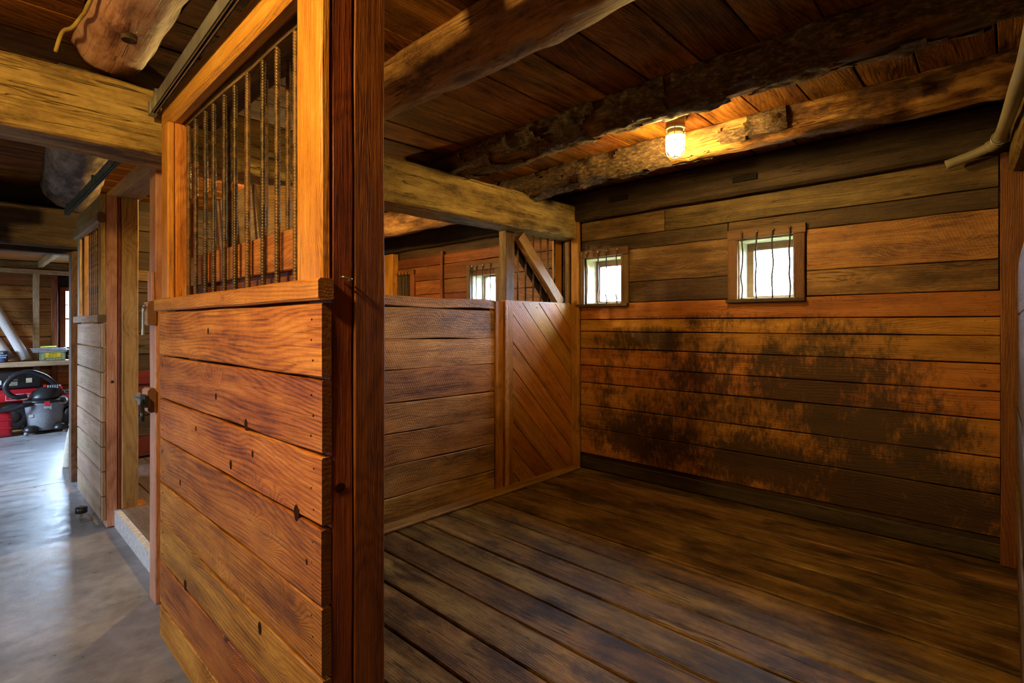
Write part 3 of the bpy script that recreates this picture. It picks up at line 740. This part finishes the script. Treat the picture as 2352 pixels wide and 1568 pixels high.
def knot(parent, p, nrm, rx, rz):
    '''dark oval knot set flush in a board face'''
    if 'knot' not in CACHE:
        CACHE['knot'] = mesh('knot', [(math.cos(a * .4488) * (1 + .12 * math.sin(a * 2.2)), math.sin(a * .4488), 0) for a in range(14)] +
                             [(math.cos(a * .4488) * .8, math.sin(a * .4488) * .8, .6) for a in range(14)],
                             [tuple(range(14, 28))] + [(i, (i + 1) % 14, 14 + (i + 1) % 14, 14 + i) for i in range(14)])
        CACHE['knot'].materials.append(M['knot_wood'])
    q = frame(p, Vector((0, 0, 1)).cross(Vector(nrm)), nrm)
    link('knot', CACHE['knot'], None, parent, q @ Matrix.Diagonal((rx, rz, .0012, 1)))
for x, z, r in [(-1.829, 1.07, 0.016), (-2.365, 0.983, 0.009), (-1.971, 0.911, 0.014), (-1.772, 0.982, 0.01), (-1.45, 0.87, 0.02), (-2.125, 1.135, 0.011), (-2.513, 0.304, 0.018), (-1.712, 0.442, 0.017), (-2.583, 0.721, 0.012), (-1.386, 0.753, 0.008), (-2.214, 1.377, 0.01)]: knot(d1, (x, .6492, z), (0, -1, 0), r * .85, r * 1.25)
knot(d1, (-1.3018, 0.701, 0.962), (1, 0, 0), .016, .013)

def track(name, p0, p1, h, mat, label):
    """C-shaped steel channel hung along p0-p1 (left to right), open slot below"""
    p0, p1 = Vector(p0), Vector(p1); L = (p1 - p0).length
    mw = frame(p0, p1 - p0, (0, 0, 1))
    t = tag(link(name, None, None, None, mw), label, 'door track')
    link('channel', boxes_mesh('channel', [(0, L, -.012, -.009, 0, h), (0, L, .009, .012, 0, h), (0, L, -.012, .012, h - .003, h),
                                           (0, L, -.012, -.004, 0, .004), (0, L, .004, .012, 0, .004)]), mat, t, mw)
    link('end_cap', boxes_mesh('end_cap', [(-.002, .05, -.0155, .0155, -.002, h + .003)]), mat, t, mw)
    for x in (.13, L / 2, L - .15):
        link('bracket', boxes_mesh('bracket', [(x, x + .03, -.016, -.0125, -.004, h + .02), (x, x + .03, -.016, .03, h + .003, h + .02)]), mat, t, mw)
    return t
track('door_track', (-2.99, .632, 2.405), (.6, .495, 2.405), .06, 'galv', 'long grey steel door track above the big foreground door')
track('door_track', (-6.2, .66, 2.39), (-3.36, .66, 2.39), .065, 'galv_green', 'greenish steel door track above the far door beyond the tie beam')

# ------------------------------------------------------------------ jamb post with latches
jp = thing('jamb_post', (-3.44, .79, ZC), 'slim pale post between the two stall doors with two metal latches', 'post')
plank('post_board', (-3.50, -3.372), (.73, .79), (ZC + .003, 2.69), 'pink_wood', jp, ax=2, wob=.002)
plank('post_backing', (-3.48, -3.345), (.792, .85), (ZC + .003, 2.69), 'pink_wood', jp, ax=2, wob=.002)
plank('wood_block', (-3.46, -3.372), (.712, .729), (1.53, 1.69), 'pink_wood', jp, ax=2)
ba = plank('latch_block', (-3.45, -3.35), (.69, .729), (1.40, 1.525), 'pink_wood', jp, ax=0, ch=.008)
link('hook_bolt', sweep(spline([(-3.385, .688, 1.495), (-3.375, .676, 1.497), (-3.36, .672, 1.485), (-3.36, .672, 1.44), (-3.362, .672, 1.37), (-3.362, .672, 1.345)], 5), [.006] * 20 + [.0075] * 6, 10), 'galv', ba)
link('eye', sweep([(-3.40 + .016 * math.cos(a * .5236), .682, 1.497 + .016 * math.sin(a * .5236)) for a in range(12)], .004, 8), 'chrome', ba)
bb = plank('latch_block', (-3.475, -3.35), (.69, .729), (.925, 1.055), 'pink_wood', jp, ax=0, ch=.012)
link('slide_bolt', boxes_mesh('slide_bolt', [(-3.47, -3.30, .683, .6895, .965, 1.012), (-3.555, -3.48, .683, .690, .955, 1.02)]), 'galv', bb)
link('bolt', sweep([(-3.57, .676, .988), (-3.29, .676, .988)], .009, 10), 'galv', bb)
link('latch_body', boxes_mesh('latch_body', [(-3.39, -3.28, .664, .682, .965, 1.025)]), 'dark_wire', bb)
link('handle', sweep([(-3.31, .664, 1.0), (-3.285, .652, .985), (-3.25, .646, .95), (-3.22, .64, .905)], [.009, .010, .010, .010], 10), 'black_plastic', bb)

# ------------------------------------------------------------------ far sliding door
d2 = thing('sliding_stall_door', (-5.5, .76, -.06), 'weathered grey-brown plank sliding door with bars, beyond the slim latch post', 'door', 'sliding stall doors')
zb2 = [-.07 + k * (1.415 + .07) / 8 for k in range(9)]
for a, b in zip(zb2, zb2[1:]):
    plank('board', (-6.07, -4.93), (.72, .748), (a + .004, b - .004), 'pale_wood', d2, wob=.002, n=8)
    plank('board_end', (-4.928, -4.905), (.722, .748), (a + .004, b - .004), 'pale_wood', d2, ax=2)
plank('ledge_rail', (-6.11, -4.905), (.695, .775), (1.42, 1.475), 'pale_wood', d2)
plank('stile', (-6.06, -5.95), (.75, .815), (-.06, 2.36), 'tan_wood', d2, ax=2)
plank('stile', (-5.04, -4.905), (.75, .818), (-.12, 2.38), 'pink_wood', d2, ax=2)
plank('stile_facing', (-6.06, -5.96), (.72, .748), (1.477, 2.16), 'pale_wood', d2, ax=2)
plank('stile_facing', (-5.03, -4.905), (.72, .748), (1.477, 2.38), 'tan_wood', d2, ax=2)
plank('header', (-6.10, -4.905), (.695, .748), (2.165, 2.24), 'pale_wood', d2, ch=.012)
plank('header', (-6.08, -5.032), (.72, .748), (2.242, 2.38), 'tan_wood', d2, wd=2)
for k in range(9): link('bar', RB, None, d2, Matrix.Translation((-5.87 + k * .095, .783, 1.44)))
plank('bar_plate', (-5.945, -5.045), (.752, .81), (2.2, 2.26), 'weathered', d2)
ro = link('stay_roller', sweep([(-5.32, .655, -.085), (-5.32, .655, -.045)], .04, 16), 'black_plastic', d2)
link('bracket', boxes_mesh('bracket', [(-5.37, -5.20, .63, .70, -.128, -.118), (-5.33, -5.31, .645, .665, -.118, -.03)]), 'galv', ro)
link('bolt_hole', sweep([(-4.9045, .785, .97), (-4.9035, .785, .97)], .011, 12), 'print_black', d2)

dp = thing('door_post', (-5.0, .88, ZC), 'thick brown post standing directly behind the far sliding door', 'post')
plank('timber', (-5.04, -4.88), (.842, .945), (.004, 2.37), 'tan_wood', dp, ax=2)
plank('timber_side', (-5.04, -4.90), (.822, .841), (-.001, 2.37), 'red_wood', dp, ax=2)
plank('foot_block', (-5.04, -4.87), (.842, 1.0), (.001, .003), 'frame_wood', dp, ax=0)
dh = plank('door_lintel', (-6.05, -3.51), (.82, .97), (2.375, 2.48), 'pale_wood')
tag(dh, 'pale board over the neighbouring stall doorway running into the tie beam', 'beam')

# ------------------------------------------------------------------ lamps
def lamp(x, y, ztop, label, jm):
    t = thing('caged_lamp', (x, y, ztop), label, 'lamp', 'caged barn lamps')
    T = Matrix.Translation((x, y, ztop))
    link('canopy', lathe([(.066, 0), (.066, -.012), (.060, -.018), (.058, -.055), (.062, -.058), (.062, -.074), (.05, -.076)], 24), 'galv', t, T)
    link('jar_neck', lathe([(.047, -.076), (.048, -.115)], 24), 'jar_neck', t, T)
    j = link('jar', lathe([(.048, -.1155), (.050, -.15), (.049, -.19), (.043, -.215), (.030, -.232), (.012, -.24)], 24), jm, t, T)
    g = link('cage', sweep([(.057 * math.cos(a * .2618), .057 * math.sin(a * .2618), -.115) for a in range(25)], .003, 6), 'galv', t, T)
    for z, r in ((-.155, .057), (-.195, .055), (-.247, .020)):
        link('cage_ring', sweep([(r * math.cos(a * .2618), r * math.sin(a * .2618), z) for a in range(25)], .003, 6), 'galv', t, T)
    for k in range(4):
        a = k * 1.5708 + .4; c, s = math.cos(a), math.sin(a)
        link('cage_wire', sweep(spline([(.058 * c, .058 * s, -.06), (.058 * c, .058 * s, -.19), (.047 * c, .047 * s, -.235), (.019 * c, .019 * s, -.247)], 4), .003, 6), 'galv', t, T)
    return t
lamp(-1.505, 3.08, CEIL - .002, 'glowing caged glass lamp on the ceiling of the open stall', 'lit_jar_stall')
lamp(-1.12, -.5, 2.565, 'caged lamp on the aisle ceiling in front of the big sliding door', 'lit_jar_aisle')
lamp(-5.0, 2.2, CEIL - .002, 'caged lamp on the ceiling of the neighbouring stall', 'lit_jar_next')

# ------------------------------------------------------------------ pipe, cables, feeder
pp = thing('conduit_pipe', (-.1, 4.0, 2.4), 'pale plastic pipe bending along the wall top in the upper right corner', 'pipe')
pts = spline([(-.262, 4.105, 2.368), (-.14, 4.09, 2.40), (-.06, 4.06, 2.425), (-.028, 4.0, 2.435), (-.018, 3.85, 2.425), (.008, 3.4, 2.385), (.036, 2.8, 2.325), (.058, 2.3, 2.27), (.09, 1.2, 2.2)], 6)
link('pipe', sweep(pts, .028, 16), 'pvc', pp)
link('coupling', sweep(pts[11:18], .033, 16), 'pvc', pp)
link('coupling', sweep(pts[20:24], .033, 16), 'pvc', pp)
link('strap', sweep([(-.023 + .037 * math.cos(a * .5236), 3.93, 2.43 + .037 * math.sin(a * .5236)) for a in range(13)], .004, 6), 'galv', pp)
c1 = link('electric_cable', sweep(spline([(-2.2, .345, 2.66), (-2.60, .34, 2.64), (-2.75, .338, 2.66), (-2.84, .32, 2.645), (-2.95, .30, 2.66), (-3.03, .285, 2.60)], 6), .0075, 8), 'yellow_cable')
tag(c1, 'yellow electric cable running along the thick pinkish log', 'cable')
c2 = link('electric_cable', sweep(spline([(-4.3, -.3, 2.67), (-4.35, .05, 2.66), (-4.45, .3, 2.655), (-4.5, .46, 2.65)], 6), .007, 8), 'yellow_cable')
tag(c2, 'yellow electric cables under the ceiling boards behind the tie beam', 'cable')
hf = thing('hay_feeder', (-2.8, .98, 1.75), 'pale plywood hay feeder hung behind the bars of the big door', 'feeder')
bar_between('front_panel', (-3.06, .945, 1.90), (-2.50, .945, 1.90), (0, -.12, 1), .30, .02, 'pale_wood', hf)
bar_between('side_panel', (-2.49, .95, 1.89), (-2.49, 1.18, 1.93), (0, 0, 1), .30, .02, 'tan_wood', hf)
bar_between('bottom_panel', (-3.06, 1.06, 1.755), (-2.50, 1.06, 1.755), (0, 1, 0), .2, .018, 'pale_wood', hf)

# ------------------------------------------------------------------ far room beyond the doorway
RX = -10.75
WF = (1.06, 1.86, 1.02, 1.99)
bs = [(a, b, c, d, e, f) for (c, d, a, b, e, f) in []]
rb = tag(link('wall_room', boxes_mesh('wall_room', [(-11.0, RX, -2.9, WF[0], ZC - .1, 2.75), (-11.0, RX, WF[1], 3.2, ZC - .1, 2.75), (-11.0, RX, WF[0], WF[1], ZC - .1, WF[2]), (-11.0, RX, WF[0], WF[1], WF[3], 2.75)]), 'weathered_dark'),
         'orange plank end wall of the tool room with grey studs', 'wall', kind='structure')
tag(link('wall_room.001', boxes_mesh('wall_room_side', [(-11.0, -6.72, 2.9, 3.1, ZC - .1, 2.75)]), 'room_wood'), 'plank side wall of the tool room', 'wall', kind='structure')
for k in range(12):
    z0 = ZC + .01 + k * .192
    for a, b in ([(-1.2, 2.8)] if z0 + .18 < WF[2] - .03 else [(-1.2, WF[0] - .03)]):
        plank('board', (RX, RX + .03), (a, b), (z0, z0 + .186), 'room_wood', rb, ax=1, wob=.006, ch=.008, n=14)
for a, b, m_ in ((.746, .819, 'pale_wood'), (.955, 1.03, 'inner_wood'), (.05, .12, 'pale_wood')):
    plank('stud', (RX + .03, RX + .12), (a, b), (ZC + .003, 2.17), m_, rb, ax=2)
plank('top_plate', (RX + .03, RX + .13), (-1.2, 2.8), (2.172, 2.235), 'pale_wood', rb, ax=1)
plank('top_plate', (RX + .0, RX + .10), (-1.2, 2.8), (2.237, 2.355), 'weathered', rb, ax=1)
rc = tag(link('ceiling.001', boxes_mesh('room_ceiling', [(-11.0, -6.72, -2.9, 3.1, 2.39, 2.75)]), 'black_gap'), 'board ceiling of the tool room with one pale joist', 'ceiling', kind='structure')
for k in range(14): plank('ceiling_board', (RX + .12 + k * .285, RX + .40 + k * .285), (-2.6, 2.88), (2.36, 2.388), 'room_wood', rc, ax=1, wd=0, n=8)
plank('joist', (RX + .14, -6.75), (.80, .86), (2.27, 2.358), 'pale_wood', rc, ax=0, wd=2)
wr4 = thing('window_5', (RX, 1.3, WF[2]), 'small paned window behind the tool room shelf, cut off by the doorway', 'window', kind='structure')
plank('frame_side', (RX - .06, RX + .05), (WF[0], WF[0] + .07), (WF[2], WF[3]), 'red_wood', wr4, ax=2)
plank('frame_side', (RX - .06, RX + .05), (WF[1] - .07, WF[1]), (WF[2], WF[3]), 'red_wood', wr4, ax=2)
plank('frame_head', (RX - .06, RX + .05), (WF[0] + .07, WF[1] - .07), (WF[3] - .06, WF[3]), 'red_wood', wr4, ax=1)
plank('frame_sill', (RX - .06, RX + .07), (WF[0] + .07, WF[1] - .07), (WF[2], WF[2] + .04), 'red_wood', wr4, ax=1)
y0, y1, z0, z1 = WF[0] + .07, WF[1] - .07, WF[2] + .04, WF[3] - .06
for k in range(1, 4): plank('glazing_bar', (RX - .03, RX + .01), (y0, y1), (z0 + (z1 - z0) * k / 4 - (.014 if k == 2 else .007), z0 + (z1 - z0) * k / 4 + (.014 if k == 2 else .007)), 'red_wood', wr4, ax=1, wob=0)
plank('glazing_bar', (RX - .031, RX + .011), ((y0 + y1) / 2 - .01, (y0 + y1) / 2 + .01), (z0, z1), 'red_wood', wr4, ax=2, wob=0)
for k in range(4):
    for q in range(2):
        ym = (y0 + y1) / 2
        link('pane', boxes_mesh('pane', [(RX - .012, RX - .008, (y0, ym + .01)[q], (ym - .01, y1)[q], z0 + (z1 - z0) * k / 4 + .014, z0 + (z1 - z0) * (k + 1) / 4 - .014)]), 'glass', wr4)
SHZ = .872
sh = thing('wall_shelf', (RX + .2, .6, SHZ), 'long worn board shelf along the tool room wall', 'shelf')
plank('shelf_board', (RX + .121, RX + .45), (-1.1, 1.40), (SHZ - .035, SHZ), 'weathered', sh, ax=1, wob=.003)
plank('shelf_edge', (RX + .452, RX + .475), (-1.1, 1.40), (SHZ - .075, SHZ - .004), 'pale_wood', sh, ax=1, wob=.003)
# rolled mats
def roll(p0, p1, r, mat, label, flat=1):
    p0, p1 = Vector(p0), Vector(p1)
    o = thing('rolled_mat', p0, label, 'mat')
    d = (p1 - p0)
    pts = [p0 + d * (i / 8) for i in range(9)]
    link('roll', sweep(pts, [r * (1 + .03 * math.sin(i * 2)) for i in range(9)], 18), mat, o)
    sp = []
    s = d.normalized().cross(Vector((0, 0, 1))).normalized(); u = s.cross(d.normalized())
    for i in range(40): a = i * .42; rr = r * (.15 + .8 * i / 40); sp.append(p1 + s * math.cos(a) * rr + u * math.sin(a) * rr)
    link('rolled_edge', sweep(sp, .006, 6), mat, o)
    return o
roll((RX + .33, .655, SHZ + .03), (RX + .22, .12, 2.15), .06, 'mat_grey', 'grey speckled rolled mat leaning on the tool room shelf')
roll((RX + .25, .50, SHZ + .03), (RX + .20, -.06, 1.95), .055, 'mat_beige', 'beige rolled sheet leaning against the grey rolled mat')
roll((RX + .20, .36, SHZ + .03), (RX + .19, -.22, 1.75), .05, 'mat_beige', 'beige rolled sheet leaning furthest left behind the coffee can')
# coffee can
cn = thing('coffee_can', (RX + .40, .40, SHZ), 'blue coffee can with white lettering on the tool room shelf', 'can')
Tn = Matrix.Translation((RX + .40, .40, SHZ))
link('can_body', lathe([(.062, .001), (.064, .006), (.063, .012), (.063, .135), (.064, .14)], 28), 'can_blue', cn, Tn)
link('can_lid', lathe([(.066, .1405), (.066, .158), (.06, .162)], 28), 'can_lid', cn, Tn)
vd = Vector((10.3, -.43, .5)).normalized(); fx = RX + .40 + .066
link('gold_band', boxes_mesh('gold', [(fx - .004, fx - .001, .375, .41, SHZ + .12, SHZ + .139)]), 'can_gold', cn)
text('lettering', 'Maxwell', .030, (fx, .40, SHZ + .098), (0, 1, 0), (0, 0, 1), 'label_white', cn)
text('lettering', 'House', .030, (fx, .40, SHZ + .070), (0, 1, 0), (0, 0, 1), 'label_white', cn)
link('red_band', boxes_mesh('redb', [(fx - .004, fx - .001, .39, .42, SHZ + .012, SHZ + .03)]), 'can_red', cn)
# box with stack of panes
bx = thing('cardboard_box', (RX + .36, .945, SHZ), 'green striped cardboard box with a yellow label under the glass panes', 'box')
X1 = RX + .45; Y0, Y1, Z0, Z1 = .80, 1.085, SHZ + .001, SHZ + .125
link('carton', boxes_mesh('carton', [(RX + .24, X1, Y0, Y1, Z0, Z1)]), 'box_green', bx)
link('yellow_label', boxes_mesh('label', [(X1, X1 + .001, Y0 + .055, Y1 - .055, Z0 + .045, Z1 - .01)]), 'box_yellow', bx)
for s in (0, 1):
    for k in range(5):
        a = .008 + k * .0; yb = (Y0 + .008, Y1 - .008)[s]; sg = (1, -1)[s]
        za = Z0 + .012 + k * .018
        bar_between('stripe', (X1 + .0006, yb, za), (X1 + .0006, yb + sg * .04, za + .028 * 1), (0, -sg * .6, 1), .006, .001, 'box_cream', bx, wob=0, ch=0)
text('lettering', 'BOLTS', .036, (X1 + .0015, (Y0 + Y1) / 2, Z0 + .066), (0, 1, 0), (0, 0, 1), 'print_black', bx, .0005)
for k in range(7): link('print_mark', boxes_mesh('mark', [(X1 + .001, X1 + .0016, .90 + k * .013, .909 + k * .013, Z0 + .092, Z0 + .104)]), 'print_black', bx)
for k in range(5): link('print_mark', boxes_mesh('mark', [(X1, X1 + .0006, .87 + k * .035, .895 + k * .035, Z0 + .016, Z0 + .024)]), 'box_cream', bx)
for k in range(3):
    p = thing('glass_pane', (RX + .36, .92, Z1 + .002 + k * .022), ('lowest', 'middle', 'topmost')[k] + ' of the pale glass panes stacked on the striped box', 'pane', 'glass panes on the striped box')
    a, b = ((.72, 1.10), (.71, 1.115), (.70, 1.09))[k]; zq = Z1 + .002 + k * .022
    link('sheet', boxes_mesh('sheet', [(RX + .20, RX + .455, a, b, zq, zq + .010)]), 'pane_stack', p)
    link('edging', boxes_mesh('edging', [(RX + .456, RX + .462, a, b, zq, zq + .014), (RX + .20, RX + .455, b, b + .006, zq, zq + .014)]), 'silver_plastic', p)
yp = link('paper_packet', plank_mesh(.18, .13, .018, .004, .006), 'yellow_paper', None, frame((RX + .35, .90, Z1 + .076), (.1, 1, 0.03), (1, -.1, 0)))
tag(yp, 'yellow packet lying on top of the glass panes', 'packet')
yb2 = link('window_ledge_box', plank_mesh(.16, .08, .05, .001, .004), 'box_green', None, frame((RX + .19, 1.22, SHZ + .027), (0, 1, 0), (1, 0, 0)))
tag(yb2, 'small green packet on the shelf under the paned window', 'box')

# shop vacuum
VX, VY = -10.0, .825
vc = thing('shop_vacuum', (VX, VY, ZC), 'grey tank shop vacuum with black lid and looped hose in the tool room', 'vacuum cleaner')
Tv = Matrix.Translation((VX, VY, ZC))
link('tank', lathe([(.165, .045), (.178, .055), (.20, .25), (.215, .415), (.222, .42), (.222, .432), (.19, .434)], 32), 'grey_plastic', vc, Tv)
link('rim', lathe([(.226, .435), (.232, .44), (.232, .468), (.20, .475)], 32), 'black_plastic', vc, Tv)
hd = lathe([(.185, .476), (.182, .52), (.165, .58), (.12, .63), (.06, .655), (.01, .66)], 28)
for v in hd.vertices: v.co.y += (v.co.z - .476) * .28
head = link('motor_head', hd, 'black_plastic', vc, Tv)
for k in range(5): link('vent', boxes_mesh('vent', [(VX + .08, VX + .10, VY + .02 + k * .025, VY + .035 + k * .025, ZC + .625, ZC + .672)]), 'silver_plastic', head)
link('power_switch', boxes_mesh('switch', [(VX + .05, VX + .09, VY - .02, VY + .01, ZC + .65, ZC + .68)]), 'bright_red', head)
lt = link('latch', boxes_mesh('latch', [(VX + .222, VX + .25, VY - .02, VY + .035, ZC + .40, ZC + .46)]), 'bright_red', vc)
link('latch_clip', boxes_mesh('clip', [(VX + .222, VX + .24, VY + .037, VY + .052, ZC + .345, ZC + .43), (VX + .222, VX + .232, VY - .03, VY + .036, ZC + .36, ZC + .395)]), 'silver_plastic', lt)
link('logo_badge', boxes_mesh('badge', [(VX + .13, VX + .165, VY - .175, VY - .13, ZC + .25, ZC + .28)]), 'label_white', vc)
link('exhaust_port', lathe([(.06, 0), (.06, .05), (.045, .055), (.042, .01)], 20), 'silver_plastic', vc, Matrix.Translation((VX + .1, VY + .185, ZC + .44)) @ Matrix.Rotation(math.radians(70), 4, 'Y'))
link('power_cord', sweep(spline([(VX + .1, VY + .2, ZC + .56), (VX + .12, VY + .27, ZC + .5), (VX + .1, VY + .3, ZC + .38), (VX + .1, VY + .27, ZC + .28), (VX + .05, VY + .33, ZC + .2)], 6), .012, 8), 'black_plastic', vc)
for sy in (-1, 1):
    for sx_ in (1, -1):
        b = Vector((VX + sx_ * .15, VY + sy * .155, ZC))
        dm = link('caster_housing', lathe([(.085, .05), (.083, .075), (.07, .105), (.045, .125), (.01, .132)], 20), 'black_plastic', vc, Matrix.Translation(b))
        link('caster_wheel', sweep([b + Vector((.035, sy * .05, .028)), b + Vector((.06, sy * .05, .028))], .027, 16), 'grey_plastic', dm)
hp = spline([(VX + .0, VY + .13, ZC + .62), (VX + .06, VY + .09, ZC + .70), (VX + .10, VY - .02, ZC + .81), (VX + .12, VY - .16, ZC + .875), (VX + .12, VY - .30, ZC + .845), (VX + .12, VY - .405, ZC + .72), (VX + .12, VY - .385, ZC + .60),
             (VX + .12, VY - .30, ZC + .535), (VX + .1, VY - .2, ZC + .545)], 10)
link('hose', sweep(hp, [.031 + .0035 * (i % 2) for i in range(len(hp))], 14), 'black_plastic', vc)
h2 = spline([(VX + .16, VY - .14, ZC + .43), (VX + .2, VY - .24, ZC + .42), (VX + .2, VY - .34, ZC + .385), (VX + .18, VY - .46, ZC + .38), (VX + .15, VY - .62, ZC + .41)], 8)
link('hose_end', sweep(h2, [.032 if i < 10 else .026 for i in range(len(h2))], 14), 'black_plastic', vc)

# red petrol can
gc = thing('petrol_can', (-9.93, .33, ZC), 'red plastic petrol can on the tool room floor, left of the vacuum', 'can')
def rbox(x, y, z, r, n=4):
    import bmesh
    b = bmesh.new(); bmesh.ops.create_cube(b, size=1)
    bmesh.ops.scale(b, vec=(x[1] - x[0], y[1] - y[0], z[1] - z[0]), verts=b.verts)
    bmesh.ops.bevel(b, geom=b.edges[:], offset=r, segments=n, affect='EDGES', profile=.5)
    bmesh.ops.translate(b, vec=((x[0] + x[1]) / 2, (y[0] + y[1]) / 2, (z[0] + z[1]) / 2), verts=b.verts)
    me = bpy.data.meshes.new('rbox'); b.to_mesh(me); b.free()
    me.polygons.foreach_set('use_smooth', [True] * len(me.polygons)); return me
link('can_body', rbox((-10.06, -9.86), (.15, .485), (ZC + .001, ZC + .34), .045), 'red_plastic', gc)
link('moulded_band', rbox((-10.065, -9.855), (.16, .478), (ZC + .11, ZC + .135), .01), 'red_plastic', gc)
link('moulded_band', rbox((-10.065, -9.855), (.16, .478), (ZC + .225, ZC + .25), .01), 'red_plastic', gc)
link('carry_handle', sweep(spline([(-9.96, .2, ZC + .34), (-9.96, .21, ZC + .385), (-9.96, .33, ZC + .39), (-9.96, .38, ZC + .34)], 6), .018, 10), 'red_plastic', gc)
link('filler_cap', lathe([(.03, .335), (.03, .375), (.02, .38)], 16), 'black_plastic', gc, Matrix.Translation((-9.96, .43, ZC)))

# red garden machine behind
gm = thing('snow_blower', (-10.4, .55, ZC), 'red and black garden machine with a white-lettered panel behind the vacuum', 'machine')
link('chassis', rbox((-10.55, -10.365), (-.1, .80), (ZC + .42, ZC + .60), .03), 'red_plastic', gm)
link('side_panel', rbox((-10.37, -10.335), (.30, .78), (ZC + .43, ZC + .56), .012), 'red_plastic', gm)
text('lettering', 'CRAFTSMAN', .055, (-10.332, .63, ZC + .492), (0, 1, 0), (0, 0, 1), 'label_white', gm, .0008, 1.0)
link('panel_outline', boxes_mesh('outline', [(-10.3345, -10.333, .435, .79, ZC + .529, ZC + .534), (-10.3345, -10.333, .435, .79, ZC + .451, ZC + .456), (-10.3345, -10.333, .435, .44, ZC + .456, ZC + .529)]), 'label_white', gm)
en = link('engine_cover', rbox((-10.58, -10.36), (.10, .82), (ZC + .61, ZC + .86), .03), 'black_plastic', gm)
link('recess_handle', boxes_mesh('recess', [(-10.36, -10.355, .47, .475, ZC + .74, ZC + .80), (-10.36, -10.355, .47, .56, ZC + .735, ZC + .742)]), 'silver_plastic', en)
l1 = link('label_plate', boxes_mesh('lab', [(-10.36, -10.354, .475, .56, ZC + .66, ZC + .71)]), 'label_tan', en)
for k in range(3): link('print_line', boxes_mesh('pl', [(-10.354, -10.3533, .48, .555, ZC + .667 + k * .014, ZC + .673 + k * .014)]), 'print_black', l1)
link('label_plate', boxes_mesh('lab', [(-10.36, -10.354, .65, .715, ZC + .69, ZC + .755)]), 'label_tan', en)
link('label_plate', boxes_mesh('lab', [(-10.36, -10.354, .36, .395, ZC + .68, ZC + .74)]), 'label_white', en)
for k in range(6): link('cooling_fin', boxes_mesh('fin', [(-10.36, -10.35, .57 + k * .012, .575 + k * .012, ZC + .70, ZC + .80)]), 'dark_wire', en)
for y, r in ((.53, .2), (1.16, .2)):
    wl = link('wheel', lathe([(r * .55, -.05), (r * .9, -.055), (r, -.03), (r, .03), (r * .9, .055), (r * .55, .05)], 28), 'black_plastic', gm, Matrix.Translation((-10.41, y, ZC + r + .001)) @ Matrix.Rotation(R90, 4, 'Y'))
    link('wheel_hub', lathe([(r * .5, -.04), (r * .5, .045), (r * .2, .06)], 20), 'dark_wire', wl, Matrix.Translation((-10.41, y, ZC + r + .001)) @ Matrix.Rotation(R90, 4, 'Y'))
link('auger_housing', rbox((-10.55, -10.36), (.85, 1.42), (ZC + .18, ZC + .47), .03), 'red_plastic', gm)
link('control_lever', sweep(spline([(-10.38, .98, ZC + .45), (-10.37, 1.0, ZC + .6), (-10.36, 1.04, ZC + .62)], 5), .012, 8), 'silver_plastic', gm)
link('lever_knob', rbox((-10.39, -10.33), (1.0, 1.06), (ZC + .55, ZC + .61), .015), 'bright_red', gm)
link('cross_bar', sweep([(-10.38, 1.0, ZC + .545), (-10.38, 1.4, ZC + .545)], .012, 8), 'silver_plastic', gm)
fb = plank('floor_board', (-10.35, -10.12), (-.6, .62), (ZC + .001, ZC + .02), 'tan_wood', ax=1)
tag(fb, 'thin brown board lying on the floor behind the petrol can', 'board')
cvs = []
cb = link('canvas_sack', lathe([(.085, 0), (.088, .02), (.07, .2), (.05, .36), (.03, .43), (.038, .46)], 20), 'canvas', None, Matrix.Translation((-7.35, .835, ZC + .002)))
tag(cb, 'beige canvas sack standing just behind the far doorway jamb', 'sack')

# ------------------------------------------------------------------ outdoors
gd = tag(link('ground', boxes_mesh('ground', [(-60, 60, -60, 80, -.7, -.6)]), 'grass'), 'grass outside the barn', 'grass', kind='structure')
tr = thing('garden_tree', (-5.2, 19, -.6), 'leafy tree outside seen through the window with four bars', 'tree')
link('trunk', sweep(spline([(-5.2, 19, -.6), (-5.15, 19.02, 1.5), (-5.3, 19, 3.2), (-5.2, 19.1, 4.6)], 5), [.16 - .006 * i for i in range(16)], 10), 'trunk', tr)
vs, fs = [], []
rr = random.Random(5)
for k in range(900):
    u = Vector((rr.gauss(0, 1), rr.gauss(0, 1), rr.gauss(0, .8))); c = Vector((-5.2, 19, 3.0)) + u * .75
    if noise.noise(c * 1.1) < -.05: continue
    a = Vector((rr.uniform(-1, 1), rr.uniform(-1, 1), rr.uniform(-1, 1))).normalized() * .07; b = a.orthogonal().normalized() * .04
    q = len(vs); vs += [c - a, c + b, c + a, c - b]; fs.append((q, q + 1, q + 2, q + 3))
link('foliage', mesh('foliage', vs, fs), 'leaf', tr, None, 'stuff')
